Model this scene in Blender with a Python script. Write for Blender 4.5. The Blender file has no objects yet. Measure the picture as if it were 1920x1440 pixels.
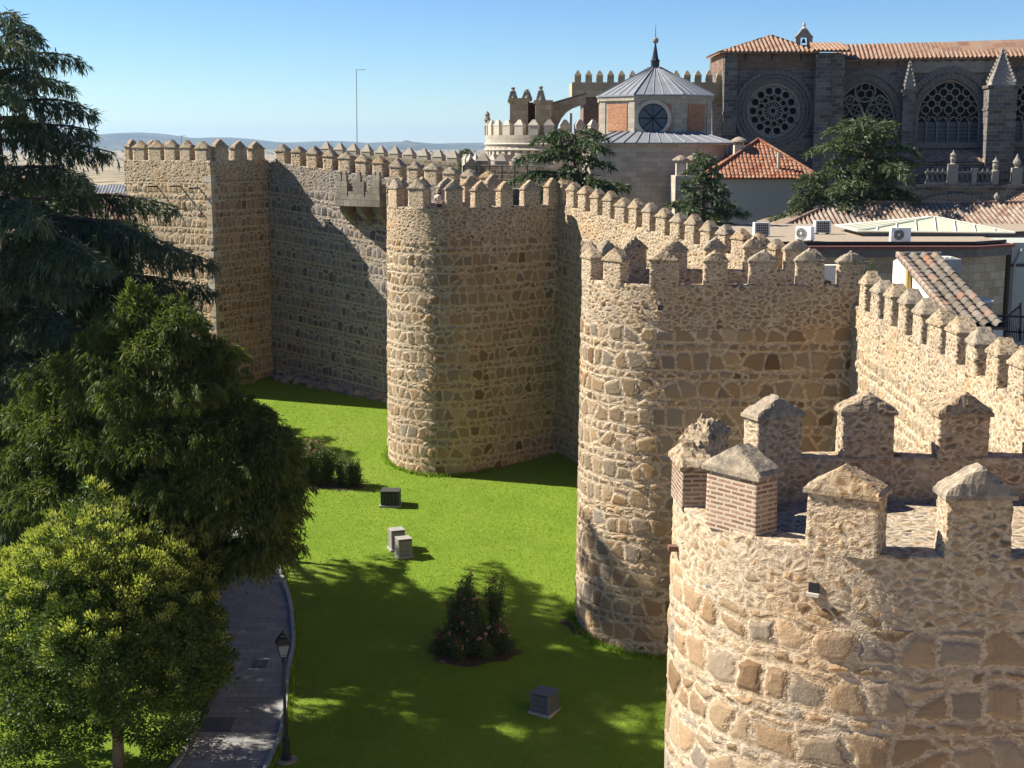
import bpy, math, random
import numpy as np
from mathutils import Vector, Matrix
random.seed(7); rng = np.random.default_rng(11)
SC = bpy.context.scene
COL = SC.collection
R = math.radians
# ------------------------------------------------------------------ camera, sky, sun, exposure
FPX = 2570.0; PITCH = math.atan(450 / FPX); CAM_Z = 20.0
cam = bpy.data.cameras.new('camera'); camo = bpy.data.objects.new('camera', cam); COL.objects.link(camo)
cam.sensor_width = 36; cam.lens = FPX / 1920 * 36; cam.clip_end = 90000; cam.clip_start = 0.5
camo.location = (0, 0, CAM_Z); camo.rotation_euler = (R(90) - PITCH, 0, 0)
SC.camera = camo
SUN_EL, SUN_TH = 40.0, 14.0                       # elevation; degrees behind the left of the view
W = bpy.data.worlds.new('World'); SC.world = W; W.use_nodes = True
wn = W.node_tree
sky = wn.nodes.new('ShaderNodeTexSky'); sky.sky_type = 'NISHITA'; sky.sun_disc = False
sky.sun_elevation = R(SUN_EL); sky.sun_rotation = R(-90 + SUN_TH); sky.altitude = 1100
sky.air_density = 1.0; sky.dust_density = 0.0; sky.ozone_density = 3.0
def _mul(sock, c):
    n = wn.nodes.new('ShaderNodeMix'); n.data_type = 'RGBA'; n.blend_type = 'MULTIPLY'; n.inputs[0].default_value = 1; n.inputs[7].default_value = (*c, 1); wn.links.new(sock, n.inputs[6]); return n.outputs[2]
_g = wn.nodes.new('ShaderNodeGamma'); _g.inputs[1].default_value = 1.4
wn.links.new(_mul(sky.outputs[0], (.13, .13, .13)), _g.inputs[0]); wn.links.new(_mul(_g.outputs[0], (6.6, 7.4, 8.6)), wn.nodes['Background'].inputs[0]); wn.nodes['Background'].inputs[1].default_value = 0.061
sl = bpy.data.lights.new('sun', 'SUN'); sl.energy = 5.0; sl.angle = R(0.5); sl.color = (1, .935, .82)
so = bpy.data.objects.new('sun', sl); COL.objects.link(so); so.location = (-60, 40, 80)
tosun = Vector((-math.cos(R(SUN_TH)) * math.cos(R(SUN_EL)), math.sin(R(SUN_TH)) * math.cos(R(SUN_EL)), math.sin(R(SUN_EL))))
so.rotation_euler = tosun.to_track_quat('Z', 'Y').to_euler()
SC.view_settings.view_transform = 'Standard'; SC.view_settings.look = 'None'
SC.view_settings.exposure = 1.15; SC.view_settings.gamma = 1
SC.cycles.max_bounces = 8; SC.cycles.diffuse_bounces = 4; SC.cycles.transparent_max_bounces = 8
SC.cycles.use_denoising = True
try: SC.cycles.denoiser = 'OPENIMAGEDENOISE'
except Exception: pass

# ------------------------------------------------------------------ helpers
cP, sP = math.cos(PITCH), math.sin(PITCH)
def at(px, py, Y):
    "world point on the sight line of photo pixel (px,py) at distance Y"
    u = (px - 960) / FPX; v = (720 - py) / FPX
    t = Y / (cP + v * sP)
    return Vector((u * t, Y, CAM_Z + (v * cP - sP) * t))
GY = [-50, 56, 78, 92, 97, 112, 135]; GZ = [-11.7, -1.1, 1.3, 3.1, 3.6, 4.6, 4.6]
def gz(y): return float(np.interp(y, GY, GZ))
def onground(px, py):
    lo, hi = 5, 130
    for _ in range(50):
        m = (lo + hi) / 2
        if at(px, py, m).z > gz(m): lo = m
        else: hi = m
    return at(px, py, lo)

def tag(o, label=None, cat=None, group=None, kind=None):
    if label: o['label'] = label
    if cat: o['category'] = cat
    if group: o['group'] = group
    if kind: o['kind'] = kind
    return o
def empty(name, loc, label=None, cat=None, group=None):
    o = bpy.data.objects.new(name, None); COL.objects.link(o); o.location = Vector(loc); o.empty_display_size = .3
    return tag(o, label, cat, group)
def wloc(o):
    v = Vector((0, 0, 0))
    while o is not None: v = v + o.location; o = o.parent
    return v

class MB:
    "mesh buffer in world coordinates"
    def __init__(s): s.v = []; s.f = []; s.uv = []; s.m = []; s.n = 0
    def add(s, verts, faces, uvs=None, mi=0):
        b = s.n; verts = [tuple(p) for p in verts]; s.v += verts; s.n += len(verts)
        for k, f in enumerate(faces):
            s.f.append([b + i for i in f]); s.m.append(mi)
            if uvs is not None: s.uv.append([uvs[i] for i in f])
            else: s.uv.append([(0, 0)] * len(f))
        return b
    def box(s, c, sx, sy, sz, ux=(1, 0, 0), mi=0, taper=1.0):
        "box standing on c (centre of its base); ux = its x direction"
        c = Vector(c); ux = Vector(ux).normalized(); uy = Vector((0, 0, 1)).cross(ux); V = []
        for z, k in ((0, 1), (sz, taper)):
            for a, b in ((-1, -1), (1, -1), (1, 1), (-1, 1)):
                V.append(c + ux * a * sx / 2 * k + uy * b * sy / 2 * k + Vector((0, 0, z)))
        s.add(V, [(0, 3, 2, 1), (4, 5, 6, 7), (0, 1, 5, 4), (1, 2, 6, 5), (2, 3, 7, 6), (3, 0, 4, 7)], mi=mi)
    def tube(s, pts, r, n=6, r2=None, mi=0, closed=False):
        pts = [Vector(p) for p in pts]; N = len(pts); rings = []; V = []
        for i, p in enumerate(pts):
            if closed: d = pts[(i + 1) % N] - pts[i - 1]
            else: d = pts[min(i + 1, N - 1)] - pts[max(i - 1, 0)]
            d.normalize()
            a = d.cross(Vector((0, 0, 1)) if abs(d.z) < .9 else Vector((1, 0, 0))).normalized(); b = d.cross(a)
            rr = r if r2 is None else r + (r2 - r) * i / max(1, N - 1)
            for k in range(n):
                t = 2 * math.pi * k / n; V.append(p + a * math.cos(t) * rr + b * math.sin(t) * rr)
        F = []
        for i in range(N if closed else N - 1):
            j = (i + 1) % N
            for k in range(n): F.append((i * n + k, i * n + (k + 1) % n, j * n + (k + 1) % n, j * n + k))
        if not closed: F += [tuple(range(n))[::-1], tuple((N - 1) * n + k for k in range(n))]
        s.add(V, F, mi=mi)
    def lathe(s, c, prof, n=16, mi=0, rot=0):
        "prof = list of (radius, z) from bottom to top about the vertical through c"
        c = Vector(c); V = []; F = []
        for r, z in prof:
            for k in range(n):
                t = 2 * math.pi * k / n + rot; V.append(c + Vector((math.cos(t) * r, math.sin(t) * r, z)))
        for i in range(len(prof) - 1):
            for k in range(n): F.append((i * n + k, i * n + (k + 1) % n, (i + 1) * n + (k + 1) % n, (i + 1) * n + k))
        F += [tuple(range(n))[::-1], tuple((len(prof) - 1) * n + k for k in range(n))]
        s.add(V, F, mi=mi)
    def poly(s, pts, mi=0): s.add(pts, [tuple(range(len(pts)))], mi=mi)
    def prism(s, pts, d, mi=0):
        "polygon pts extruded by vector d"
        pts = [Vector(p) for p in pts]; d = Vector(d); n = len(pts); nn = Vector((0, 0, 0))
        for i in range(1, n - 1): nn += (pts[i] - pts[0]).cross(pts[i + 1] - pts[0])
        if nn.dot(d) > 0: pts = pts[::-1]
        s.add(pts + [p + d for p in pts], [tuple(range(n)), tuple(range(2 * n - 1, n - 1, -1))] + [(i, i + n, (i + 1) % n + n, (i + 1) % n) for i in range(n)], mi=mi)
    def build(s, name, mats, parent=None, smooth=False, origin=None):
        v = np.array(s.v, dtype=np.float64)
        for k, f in enumerate(s.f):
            if not any(c[0] or c[1] for c in s.uv[k]):
                p0, p1, p2 = v[f[0]], v[f[1]], v[f[2]]; n = np.cross(p1 - p0, p2 - p0); L = np.linalg.norm(n)
                if L < 1e-12: continue
                n = n / L
                if abs(n[2]) > .85: s.uv[k] = [(v[i][0], v[i][1]) for i in f]
                else:
                    h = math.hypot(n[0], n[1]); tx, ty = -n[1] / h, n[0] / h; s.uv[k] = [(v[i][0] * tx + v[i][1] * ty, v[i][2]) for i in f]
        if not isinstance(mats, (list, tuple)): mats = [mats]
        return finish(name, v, s.f, mats, parent, smooth, origin, s.uv, s.m)

def finish(name, v, f, mats, parent=None, smooth=False, origin=None, uv=None, mi=None):
    if origin is None:
        origin = Vector(((v[:, 0].min() + v[:, 0].max()) / 2, (v[:, 1].min() + v[:, 1].max()) / 2, v[:, 2].min()))
    me = bpy.data.meshes.new(name)
    lv = (v - np.array(origin))
    fa = isinstance(f, np.ndarray)
    me.vertices.add(len(lv)); me.vertices.foreach_set('co', lv.astype(np.float32).ravel())
    if fa:
        nl = f.size; k = f.shape[1]
        me.loops.add(nl); me.loops.foreach_set('vertex_index', f.astype(np.int32).ravel())
        me.polygons.add(len(f)); me.polygons.foreach_set('loop_start', np.arange(0, nl, k, dtype=np.int32))
    else:
        ls = np.array([len(q) for q in f], dtype=np.int32); flat = np.array([i for q in f for i in q], dtype=np.int32)
        me.loops.add(len(flat)); me.loops.foreach_set('vertex_index', flat)
        me.polygons.add(len(f)); me.polygons.foreach_set('loop_start', np.concatenate([[0], np.cumsum(ls)[:-1]]).astype(np.int32))
    if mi is not None: me.polygons.foreach_set('material_index', np.array(mi, dtype=np.int32))
    me.update(calc_edges=True)
    me.validate(verbose=False)
    if uv is not None and len(me.loops):
        l = me.uv_layers.new(name='uv')
        u = np.array([c for q in uv for c in q], dtype=np.float32).ravel() if not isinstance(uv, np.ndarray) else uv.astype(np.float32).ravel()
        if u.size == len(me.loops) * 2: l.data.foreach_set('uv', u)
    a = me.attributes.new('rest', 'FLOAT_VECTOR', 'POINT')
    if len(me.vertices) == len(v): a.data.foreach_set('vector', v.astype(np.float32).ravel())
    me.polygons.foreach_set('use_smooth', np.full(len(me.polygons), bool(smooth)))
    for m in mats: me.materials.append(m)
    o = bpy.data.objects.new(name, me); COL.objects.link(o)
    if parent is not None:
        o.parent = parent; o.location = Vector(origin) - wloc(parent)
    else: o.location = Vector(origin)
    return o

# ------------------------------------------------------------------ materials
class NT:
    def __init__(s, name, rough=.9, spec=.2):
        s.mat = bpy.data.materials.new(name); s.mat.use_nodes = True; s.t = s.mat.node_tree
        s.b = s.t.nodes['Principled BSDF']; s.out = s.t.nodes['Material Output']
        s.b.inputs['Roughness'].default_value = rough
        s.b.inputs['Specular IOR Level'].default_value = spec
    def node(s, typ, **kw):
        n = s.t.nodes.new(typ)
        for k, v in kw.items(): setattr(n, k, v)
        return n
    def put(s, sock, v):
        if hasattr(v, 'is_output'): s.t.links.new(v, sock)
        elif isinstance(v, (tuple, list)) and len(v) == 3 and sock.type == 'RGBA': sock.default_value = (*v, 1)
        else: sock.default_value = v
    def m(s, op, a, b=None, c=None, clamp=False):
        n = s.node('ShaderNodeMath', operation=op, use_clamp=clamp); s.put(n.inputs[0], a)
        if b is not None: s.put(n.inputs[1], b)
        if c is not None: s.put(n.inputs[2], c)
        return n.outputs[0]
    def vm(s, op, a, b=None):
        n = s.node('ShaderNodeVectorMath', operation=op); s.put(n.inputs[0], a)
        if b is not None: s.put(n.inputs[3] if op == 'SCALE' else n.inputs[1], b)
        return n.outputs[0]
    def ss(s, x, lo, hi, a=0., b=1.):
        n = s.node('ShaderNodeMapRange', interpolation_type='SMOOTHSTEP'); s.put(n.inputs[0], x)
        s.put(n.inputs[1], lo); s.put(n.inputs[2], hi); s.put(n.inputs[3], a); s.put(n.inputs[4], b); return n.outputs[0]
    def mixf(s, f, a, b):
        n = s.node('ShaderNodeMix', data_type='FLOAT'); s.put(n.inputs[0], f); s.put(n.inputs[2], a); s.put(n.inputs[3], b); return n.outputs[0]
    def mix(s, f, a, b, mode='MIX'):
        n = s.node('ShaderNodeMix', data_type='RGBA', blend_type=mode); s.put(n.inputs[0], f); s.put(n.inputs[6], a); s.put(n.inputs[7], b); return n.outputs[2]
    def noise(s, vec, scale, detail=3, rough=.55, dim='3D'):
        n = s.node('ShaderNodeTexNoise', noise_dimensions=dim); s.put(n.inputs['Vector'], vec); n.inputs['Scale'].default_value = scale
        n.inputs['Detail'].default_value = detail; n.inputs['Roughness'].default_value = rough; return n.outputs[0]
    def vor(s, vec, scale, feature='F1', rnd=1., dim='3D'):
        n = s.node('ShaderNodeTexVoronoi', feature=feature, voronoi_dimensions=dim); s.put(n.inputs['Vector'], vec)
        n.inputs['Scale'].default_value = scale; n.inputs['Randomness'].default_value = rnd; return n
    def ramp(s, f, stops, interp='LINEAR'):
        n = s.node('ShaderNodeValToRGB'); n.color_ramp.interpolation = interp; e = n.color_ramp.elements
        while len(e) < len(stops): e.new(.5)
        for i, (p, c) in enumerate(stops): e[i].position = p; e[i].color = (*c, 1)
        s.put(n.inputs[0], f); return n.outputs[0]
    def rest(s): return s.node('ShaderNodeAttribute', attribute_name='rest').outputs['Vector']
    def sep(s, v):
        n = s.node('ShaderNodeSeparateXYZ'); s.put(n.inputs[0], v); return n.outputs
    def sepc(s, v):
        n = s.node('ShaderNodeSeparateColor'); s.put(n.inputs[0], v); return n.outputs
    def comb(s, x, y, z=0.):
        n = s.node('ShaderNodeCombineXYZ'); s.put(n.inputs[0], x); s.put(n.inputs[1], y); s.put(n.inputs[2], z); return n.outputs[0]
    def col(s, c): s.put(s.b.inputs['Base Color'], c)
    def bump(s, h, strength=.5, dist=.05):
        n = s.node('ShaderNodeBump'); s.put(n.inputs['Height'], h); n.inputs['Strength'].default_value = strength; n.inputs['Distance'].default_value = dist
        s.t.links.new(n.outputs[0], s.b.inputs['Normal'])
    def disp(s, h, scale=1.):
        n = s.node('ShaderNodeDisplacement'); s.put(n.inputs['Height'], h); n.inputs['Midlevel'].default_value = 0; n.inputs['Scale'].default_value = scale
        s.t.links.new(n.outputs[0], s.out.inputs['Displacement']); s.mat.displacement_method = 'BOTH'

STONES = [(0, (.18, .125, .075)), (.12, (.36, .275, .18)), (.28, (.30, .255, .195)), (.42, (.42, .335, .225)), (.56, (.34, .245, .15)), (.7, (.29, .265, .225)), (.84, (.38, .265, .155)), (1, (.46, .375, .265))]
def masonry(name, wb=.62, hb=.78, ws=.36, hs=.34, rubble_at=-1.75, amp=.07, stones=STONES, mortar=(.545, .455, .335), rnd=.8, rub=3.3, sharp=0., tint=(1.0, .955, .905), mwid=.042, rubble_only=False, dark=.84):
    t = NT(name, .93, .15); rest = t.rest()
    wn_ = t.noise(rest, 1.3, 3); wn2 = t.noise(rest, 5.5, 3)
    # rubble: small stones in 3D
    warp = t.vm('ADD', rest, t.vm('SCALE', t.node('ShaderNodeTexNoise').outputs[1], 0.0))
    rv = t.vm('MULTIPLY', rest, (1., 1., 1.55))
    nz = t.node('ShaderNodeTexNoise'); t.put(nz.inputs['Vector'], rest); nz.inputs['Scale'].default_value = 2.2
    rv = t.vm('ADD', rv, t.vm('SCALE', nz.outputs[1], .32))
    re_ = t.vor(rv, rub, 'DISTANCE_TO_EDGE').outputs['Distance']; rc = t.sepc(t.vor(rv, rub).outputs['Color'])
    e_r = t.m('MULTIPLY', re_, 1.0 / rub)
    chip_e = t.vor(rv, rub * 2.6, 'DISTANCE_TO_EDGE').outputs['Distance']; chip_c = t.sepc(t.vor(rv, rub * 2.6).outputs['Color'])
    if rubble_only:
        e = e_r; c1, c2, c3 = rc[0], rc[1], rc[2]
    else:
        uvn = t.node('ShaderNodeUVMap', uv_map='uv'); u, v, _ = t.sep(uvn.outputs[0])
        v0 = v
        u = t.m('ADD', u, t.m('MULTIPLY_ADD', wn2, .22, -.11)); v = t.m('ADD', v, t.m('MULTIPLY_ADD', wn_, .30 * (1 - sharp), -.15))
        P = hb + hs; vp = t.m('DIVIDE', v, P); k = t.m('FLOOR', vp); f = t.m('SUBTRACT', vp, k)
        big = t.m('LESS_THAN', f, hb / P); fm = t.m('MULTIPLY', f, P)
        local = t.mixf(big, t.m('DIVIDE', t.m('SUBTRACT', fm, hb), hs), t.m('DIVIDE', fm, hb))
        row = t.m('SUBTRACT', t.m('MULTIPLY_ADD', k, 2., 1.), big)
        w = t.mixf(big, ws, wb); h = t.mixf(big, hs, hb)
        U = t.m('MULTIPLY_ADD', row, 17.37, t.m('DIVIDE', u, w)); V = t.m('ADD', row, t.m('MULTIPLY_ADD', local, .98, .01))
        vec = t.comb(U, V)
        ve = t.vor(vec, 1., 'DISTANCE_TO_EDGE', rnd, '2D').outputs['Distance']; vc = t.sepc(t.vor(vec, 1., 'F1', rnd, '2D').outputs['Color'])
        e1 = t.m('MULTIPLY', ve, w); e2 = t.m('MULTIPLY', t.m('MINIMUM', local, t.m('SUBTRACT', 1., local)), h)
        e_c = t.m('SMOOTH_MIN', e1, e2, .06)
        zone = t.ss(t.m('ADD', v0, t.m('MULTIPLY_ADD', wn_, .5, -.25)), rubble_at - .06, rubble_at + .06)
        e = t.mixf(zone, e_c, e_r)
        c1 = t.mixf(zone, vc[0], rc[0]); c2 = t.mixf(zone, vc[1], rc[1]); c3 = t.mixf(zone, vc[2], rc[2])
    thr = t.m('MULTIPLY_ADD', t.noise(rest, 3.1, 2), mwid * 1.7, mwid * .25)
    if not rubble_only: thr = t.m('MULTIPLY', thr, t.mixf(zone, 1.0, .55))
    else: thr = t.m('MULTIPLY', thr, .55)
    en = t.m('ADD', e, t.m('MULTIPLY_ADD', t.noise(rest, 11, 4), .06, -.03))
    mk = t.ss(en, thr, t.m('ADD', thr, .03))
    stone = t.ramp(c1, [(p, tuple(x * dark for x in c)) for p, c in stones])
    fine = t.noise(rest, 9, 6, .7); fine2 = t.noise(rest, 38, 3, .6)
    stone = t.mix(1., stone, t.ramp(t.m('MULTIPLY_ADD', c2, .5, t.m('MULTIPLY', fine, .5)), [(0, (.62, .6, .58)), (1, (1.3, 1.28, 1.25))]), 'MULTIPLY')
    mort = t.mix(t.ss(fine, .35, .7), tuple(x * .82 for x in mortar), tuple(x * 1.1 for x in mortar))
    chip = t.m('MULTIPLY', t.ss(chip_e, .05, .11), t.ss(chip_c[1], .42, .5))
    mort = t.mix(t.m('MULTIPLY', chip, .75), mort, t.ramp(chip_c[0], [(0, (.24, .17, .11)), (.5, (.38, .30, .21)), (1, (.33, .27, .21))]))
    c = t.mix(mk, mort, stone)
    # weather: broad grey and brown areas, dark run marks under the top
    big_n = t.noise(rest, .33, 4, .6)
    c = t.mix(t.ss(big_n, .38, .68, 0., .55), c, t.mix(1., c, (.80, .84, .90), 'MULTIPLY'))
    c = t.mix(t.ss(t.noise(rest, .5, 3), .5, .72, 0., .5), c, t.mix(1., c, (1.06, .86, .66), 'MULTIPLY'))
    xs, ys, zs = t.sep(rest)
    streak = t.noise(t.comb(t.m('MULTIPLY', xs, 1.6), t.m('MULTIPLY', ys, 1.6), t.m('MULTIPLY', zs, .12)), 1.0, 4, .6)
    c = t.mix(t.ss(streak, .56, .74, 0., .45), c, t.mix(1., c, (.55, .52, .50), 'MULTIPLY'))
    c = t.mix(1., c, tint, 'MULTIPLY')
    t.col(c)
    hgt = t.m('MULTIPLY', t.ss(en, 0., .13), t.m('MULTIPLY_ADD', c3, .75, .35))
    hgt = t.m('ADD', hgt, t.m('MULTIPLY', t.m('MULTIPLY', chip, .25), t.m('SUBTRACT', 1., mk)))
    if not rubble_only: hgt = t.m('MULTIPLY', hgt, t.mixf(zone, 1., .7))
    hgt = t.m('ADD', hgt, t.m('MULTIPLY_ADD', fine, .55, -.25)); hgt = t.m('ADD', hgt, t.m('MULTIPLY', fine2, .12))
    hgt = t.m('ADD', hgt, t.m('MULTIPLY_ADD', wn_, .7, -.35))
    t.disp(hgt, amp)
    return t.mat

def plain(name, c, rough=.85, var=.15, scale=3., bump=.2, spec=.25, metal=0.):
    t = NT(name, rough, spec); r = t.rest(); n = t.noise(r, scale, 5, .65); n2 = t.noise(r, scale * 9, 3)
    t.b.inputs['Metallic'].default_value = metal
    f = t.m('MULTIPLY_ADD', n, .75, t.m('MULTIPLY', n2, .25))
    t.col(t.ramp(f, [(.25, tuple(x * (1 - var) for x in c)), (.75, tuple(min(1, x * (1 + var)) for x in c))]))
    if bump: t.bump(f, bump, .03)
    return t.mat

def blockwork(name, stones, mortar, bw=.7, bh=.32, rough=.9, wear=.5, msize=.02, tint=None):
    "squared blocks in level courses, mapped from the uv in metres"
    t = NT(name, rough, .2); r = t.rest()
    uvn = t.node('ShaderNodeUVMap', uv_map='uv'); n = t.node('ShaderNodeTexBrick')
    wob = t.node('ShaderNodeTexNoise'); t.put(wob.inputs['Vector'], r); wob.inputs['Scale'].default_value = 2.5
    t.put(n.inputs['Vector'], t.vm('ADD', uvn.outputs[0], t.vm('SCALE', wob.outputs[1], .03)))
    n.inputs['Scale'].default_value = 1; n.inputs['Brick Width'].default_value = bw; n.inputs['Row Height'].default_value = bh
    n.inputs['Mortar Size'].default_value = msize; n.inputs['Mortar Smooth'].default_value = .3; n.inputs['Bias'].default_value = 0
    n.inputs['Color1'].default_value = (0, 0, 0, 1); n.inputs['Color2'].default_value = (1, 1, 1, 1)
    stone = t.ramp(t.sepc(n.outputs['Color'])[0], stones)
    fine = t.noise(r, 5, 6, .7)
    stone = t.mix(1., stone, t.ramp(fine, [(.2, (1 - wear * .6,) * 3), (.8, (1 + wear * .4,) * 3)]), 'MULTIPLY')
    c = t.mix(n.outputs['Fac'], stone, mortar)
    c = t.mix(t.ss(t.noise(r, .45, 4), .45, .7, 0., wear), c, t.mix(1., c, (.66, .64, .64), 'MULTIPLY'))
    t.col(c); t.bump(t.m('ADD', t.m('MULTIPLY', n.outputs['Fac'], -1.), t.m('MULTIPLY', fine, .8)), .6, .03)
    return t.mat

def leafmat(name, stops, trans=.3, rough=.55, spec=.25):
    t = NT(name, rough, spec)
    g = t.node('ShaderNodeNewGeometry'); r = t.rest()
    f = t.m('MULTIPLY_ADD', g.outputs['Random Per Island'], .55, t.m('MULTIPLY', t.noise(r, .9, 3), .55))
    c = t.ramp(f, stops); t.col(c)
    tr = t.node('ShaderNodeBsdfTranslucent'); t.put(tr.inputs[0], t.mix(1., c, (1.15, 1.25, .6), 'MULTIPLY'))
    mx = t.node('ShaderNodeMixShader'); mx.inputs[0].default_value = trans
    t.t.links.new(t.b.outputs[0], mx.inputs[1]); t.t.links.new(tr.outputs[0], mx.inputs[2]); t.t.links.new(mx.outputs[0], t.out.inputs[0])
    return t.mat

def tilemat(name, stops, lichen=(.30, .28, .24), lich=.5):
    "per tile colour from the uv (one unit = one tile)"
    t = NT(name, .9, .15); uvn = t.node('ShaderNodeUVMap', uv_map='uv'); r = t.rest()
    fl = t.vm('FLOOR', uvn.outputs[0]); wn_ = t.node('ShaderNodeTexWhiteNoise', noise_dimensions='2D'); t.put(wn_.inputs['Vector'], fl)
    c = t.ramp(wn_.outputs[0], stops)
    n = t.noise(r, 6, 5, .7); c = t.mix(t.ss(t.m('ADD', n, t.m('MULTIPLY', t.noise(r, .7, 3), .6)), .72, .98, 0., lich), c, lichen)
    t.col(c); t.bump(n, .4, .02)
    return t.mat

M = {}
M['wall1'] = masonry('rubble masonry near', wb=.60, hb=.64, ws=.34, hs=.24, rubble_at=-1.15, amp=.05, rub=4.6, mwid=.028, dark=1.0)
M['wall2'] = masonry('coursed masonry', wb=.66, hb=.80, ws=.42, hs=.36, rubble_at=-1.75, amp=.085)
M['wall3'] = masonry('coursed masonry narrow', wb=.58, hb=.74, ws=.42, hs=.36, rubble_at=-1.9, amp=.085)
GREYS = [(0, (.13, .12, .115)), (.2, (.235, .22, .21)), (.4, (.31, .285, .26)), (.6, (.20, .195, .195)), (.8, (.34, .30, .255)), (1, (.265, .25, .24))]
M['wall4'] = masonry('squared masonry', wb=.50, hb=.72, ws=.42, hs=.42, rubble_at=-1.3, amp=.10, rnd=.62, sharp=.6, mwid=.024)
M['curtain'] = masonry('curtain masonry', wb=.42, hb=.66, ws=.34, hs=.36, rubble_at=-1.6, amp=.10, mortar=(.58, .485, .35), stones=[(p, (c[0] * 1.2, c[1] * 1.2, c[2] * 1.2)) for p, c in STONES])
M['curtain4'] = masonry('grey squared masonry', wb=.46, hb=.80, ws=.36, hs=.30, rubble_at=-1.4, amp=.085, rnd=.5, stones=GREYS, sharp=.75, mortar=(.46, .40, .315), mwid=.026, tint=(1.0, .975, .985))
M['rubble'] = masonry('merlon rubble', amp=.05, rub=5.0, rubble_only=True)
M['rubble_fine'] = masonry('merlon rubble small', amp=.055, rub=4.2, rubble_only=True)
M['cap_rubble'] = masonry('lichen stained cap rubble', amp=.022, rub=4.6, rubble_only=True, tint=(.74, .69, .62), mwid=.05)
def capmat():
    t = NT('lichen lime cap', .95, .1); r = t.rest(); n = t.noise(r, 3.2, 6, .7); n2 = t.noise(r, 11, 5, .7)
    c = t.ramp(n2, [(.25, (.16, .13, .095)), (.45, (.28, .225, .16)), (.7, (.42, .345, .25))])
    c = t.mix(t.ss(n, .46, .64, 0., .8), c, (.13, .118, .10))
    t.col(c); t.disp(t.m('ADD', t.m('MULTIPLY_ADD', n, 1.3, -.65), t.m('MULTIPLY', n2, .5)), .03); return t.mat
M['cap'] = capmat()
M['brick'] = blockwork('old red brick', [(0, (.21, .11, .075)), (.5, (.29, .165, .11)), (1, (.36, .24, .165))], (.44, .36, .265), .30, .078, msize=.022, wear=.9)
M['ashlar'] = blockwork('pale ashlar', [(0, (.36, .31, .24)), (.5, (.43, .37, .29)), (1, (.48, .42, .33))], (.30, .26, .20), .8, .38, msize=.012, wear=.35)
M['ashlar_tan'] = blockwork('tan ashlar', [(0, (.36, .28, .17)), (.5, (.44, .35, .22)), (1, (.50, .41, .28))], (.27, .21, .14), .85, .5, msize=.012, wear=.5)
M['granite'] = blockwork('dark granite', [(0, (.092, .080, .072)), (.5, (.145, .127, .112)), (1, (.21, .183, .158))], (.28, .255, .225), .8, .36, msize=.018, wear=.6)
M['cath_brick'] = blockwork('weathered brick', [(0, (.14, .085, .06)), (.5, (.19, .12, .085)), (1, (.23, .16, .12))], (.22, .18, .15), .4, .12, msize=.012, wear=.6)
M['chapel_brick'] = blockwork('chapel brick', [(0, (.32, .135, .07)), (.5, (.40, .185, .10)), (1, (.46, .235, .14))], (.44, .29, .19), .3, .09, msize=.010, wear=.3)
M['stone_trim'] = plain('grey stone trim', (.25, .225, .19), var=.3, scale=2.5, bump=.4)
M['quoin_pale'] = plain('pale quoin', (.40, .355, .29), var=.3, scale=2.5, bump=.6)
M['quoin_tan'] = plain('tan quoin', (.40, .32, .22), var=.25, scale=2.5, bump=.4)
M['mach'] = blockwork('grey granite blocks', [(0, (.19, .165, .13)), (.5, (.26, .225, .175)), (1, (.33, .285, .22))], (.15, .13, .10), .6, .42, msize=.02, wear=.6)
M['stone_dark'] = plain('dark stone trim', (.165, .15, .136), var=.3, scale=3, bump=.4)
M['stone_pale'] = plain('pale stone', (.46, .41, .33), var=.2, scale=2, bump=.3)
M['lead'] = plain('grey lead sheet', (.215, .225, .24), rough=.5, var=.22, scale=1.2, bump=.1, spec=.5)
M['iron'] = plain('black iron', (.012, .013, .016), rough=.45, var=.2, spec=.5)
M['cream'] = plain('cream paint', (.68, .67, .55), var=.05, bump=0)
M['cover'] = plain('dark drain cover', (.11, .11, .115), rough=.6, var=.25)
M['glass_dark'] = plain('dark leaded glass', (.014, .017, .021), rough=.6, var=.4, scale=1.5, bump=0, spec=.12)
M['glass_blue'] = plain('bluish window glass', (.075, .10, .125), rough=.4, var=.2, bump=0, spec=.25)
M['glass_grey'] = plain('pale leaded glass', (.07, .075, .08), rough=.3, var=.35, scale=2, bump=0, spec=.5)
M['tile_orange'] = tilemat('orange roof tile', [(0, (.22, .08, .042)), (.4, (.30, .12, .062)), (.75, (.35, .165, .095)), (1, (.27, .17, .115))], lich=.25)
M['tile_grey'] = tilemat('weathered roof tile', [(0, (.17, .095, .065)), (.3, (.25, .18, .13)), (.6, (.29, .23, .175)), (.85, (.23, .12, .08)), (1, (.33, .27, .21))], lich=.6)
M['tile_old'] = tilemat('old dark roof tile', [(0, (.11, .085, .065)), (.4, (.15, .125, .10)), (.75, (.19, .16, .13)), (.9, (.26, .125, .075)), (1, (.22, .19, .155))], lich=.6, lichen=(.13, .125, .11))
M['tile_cath'] = tilemat('cathedral roof tile', [(0, (.20, .105, .065)), (.4, (.265, .15, .095)), (.75, (.31, .195, .13)), (1, (.24, .165, .12))], lich=.3)
M['plaster_white'] = plain('white limewash', (.78, .74, .64), var=.06, bump=.1)
M['plaster_green'] = plain('grey green render', (.40, .42, .37), var=.07, scale=.6, bump=.05)
M['plaster_grey'] = plain('grey render', (.36, .35, .33), var=.14, scale=1.2, bump=.1)
M['ochre'] = plain('ochre paint', (.50, .35, .14), var=.12)
M['gravel'] = plain('roof gravel', (.33, .27, .20), var=.55, scale=9, bump=.8)
M['metal_white'] = plain('white enamelled metal', (.74, .74, .72), rough=.45, var=.04, bump=0, spec=.5)
M['black_plastic'] = plain('black plastic', (.02, .02, .022), rough=.5, var=.2, bump=0)
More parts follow.
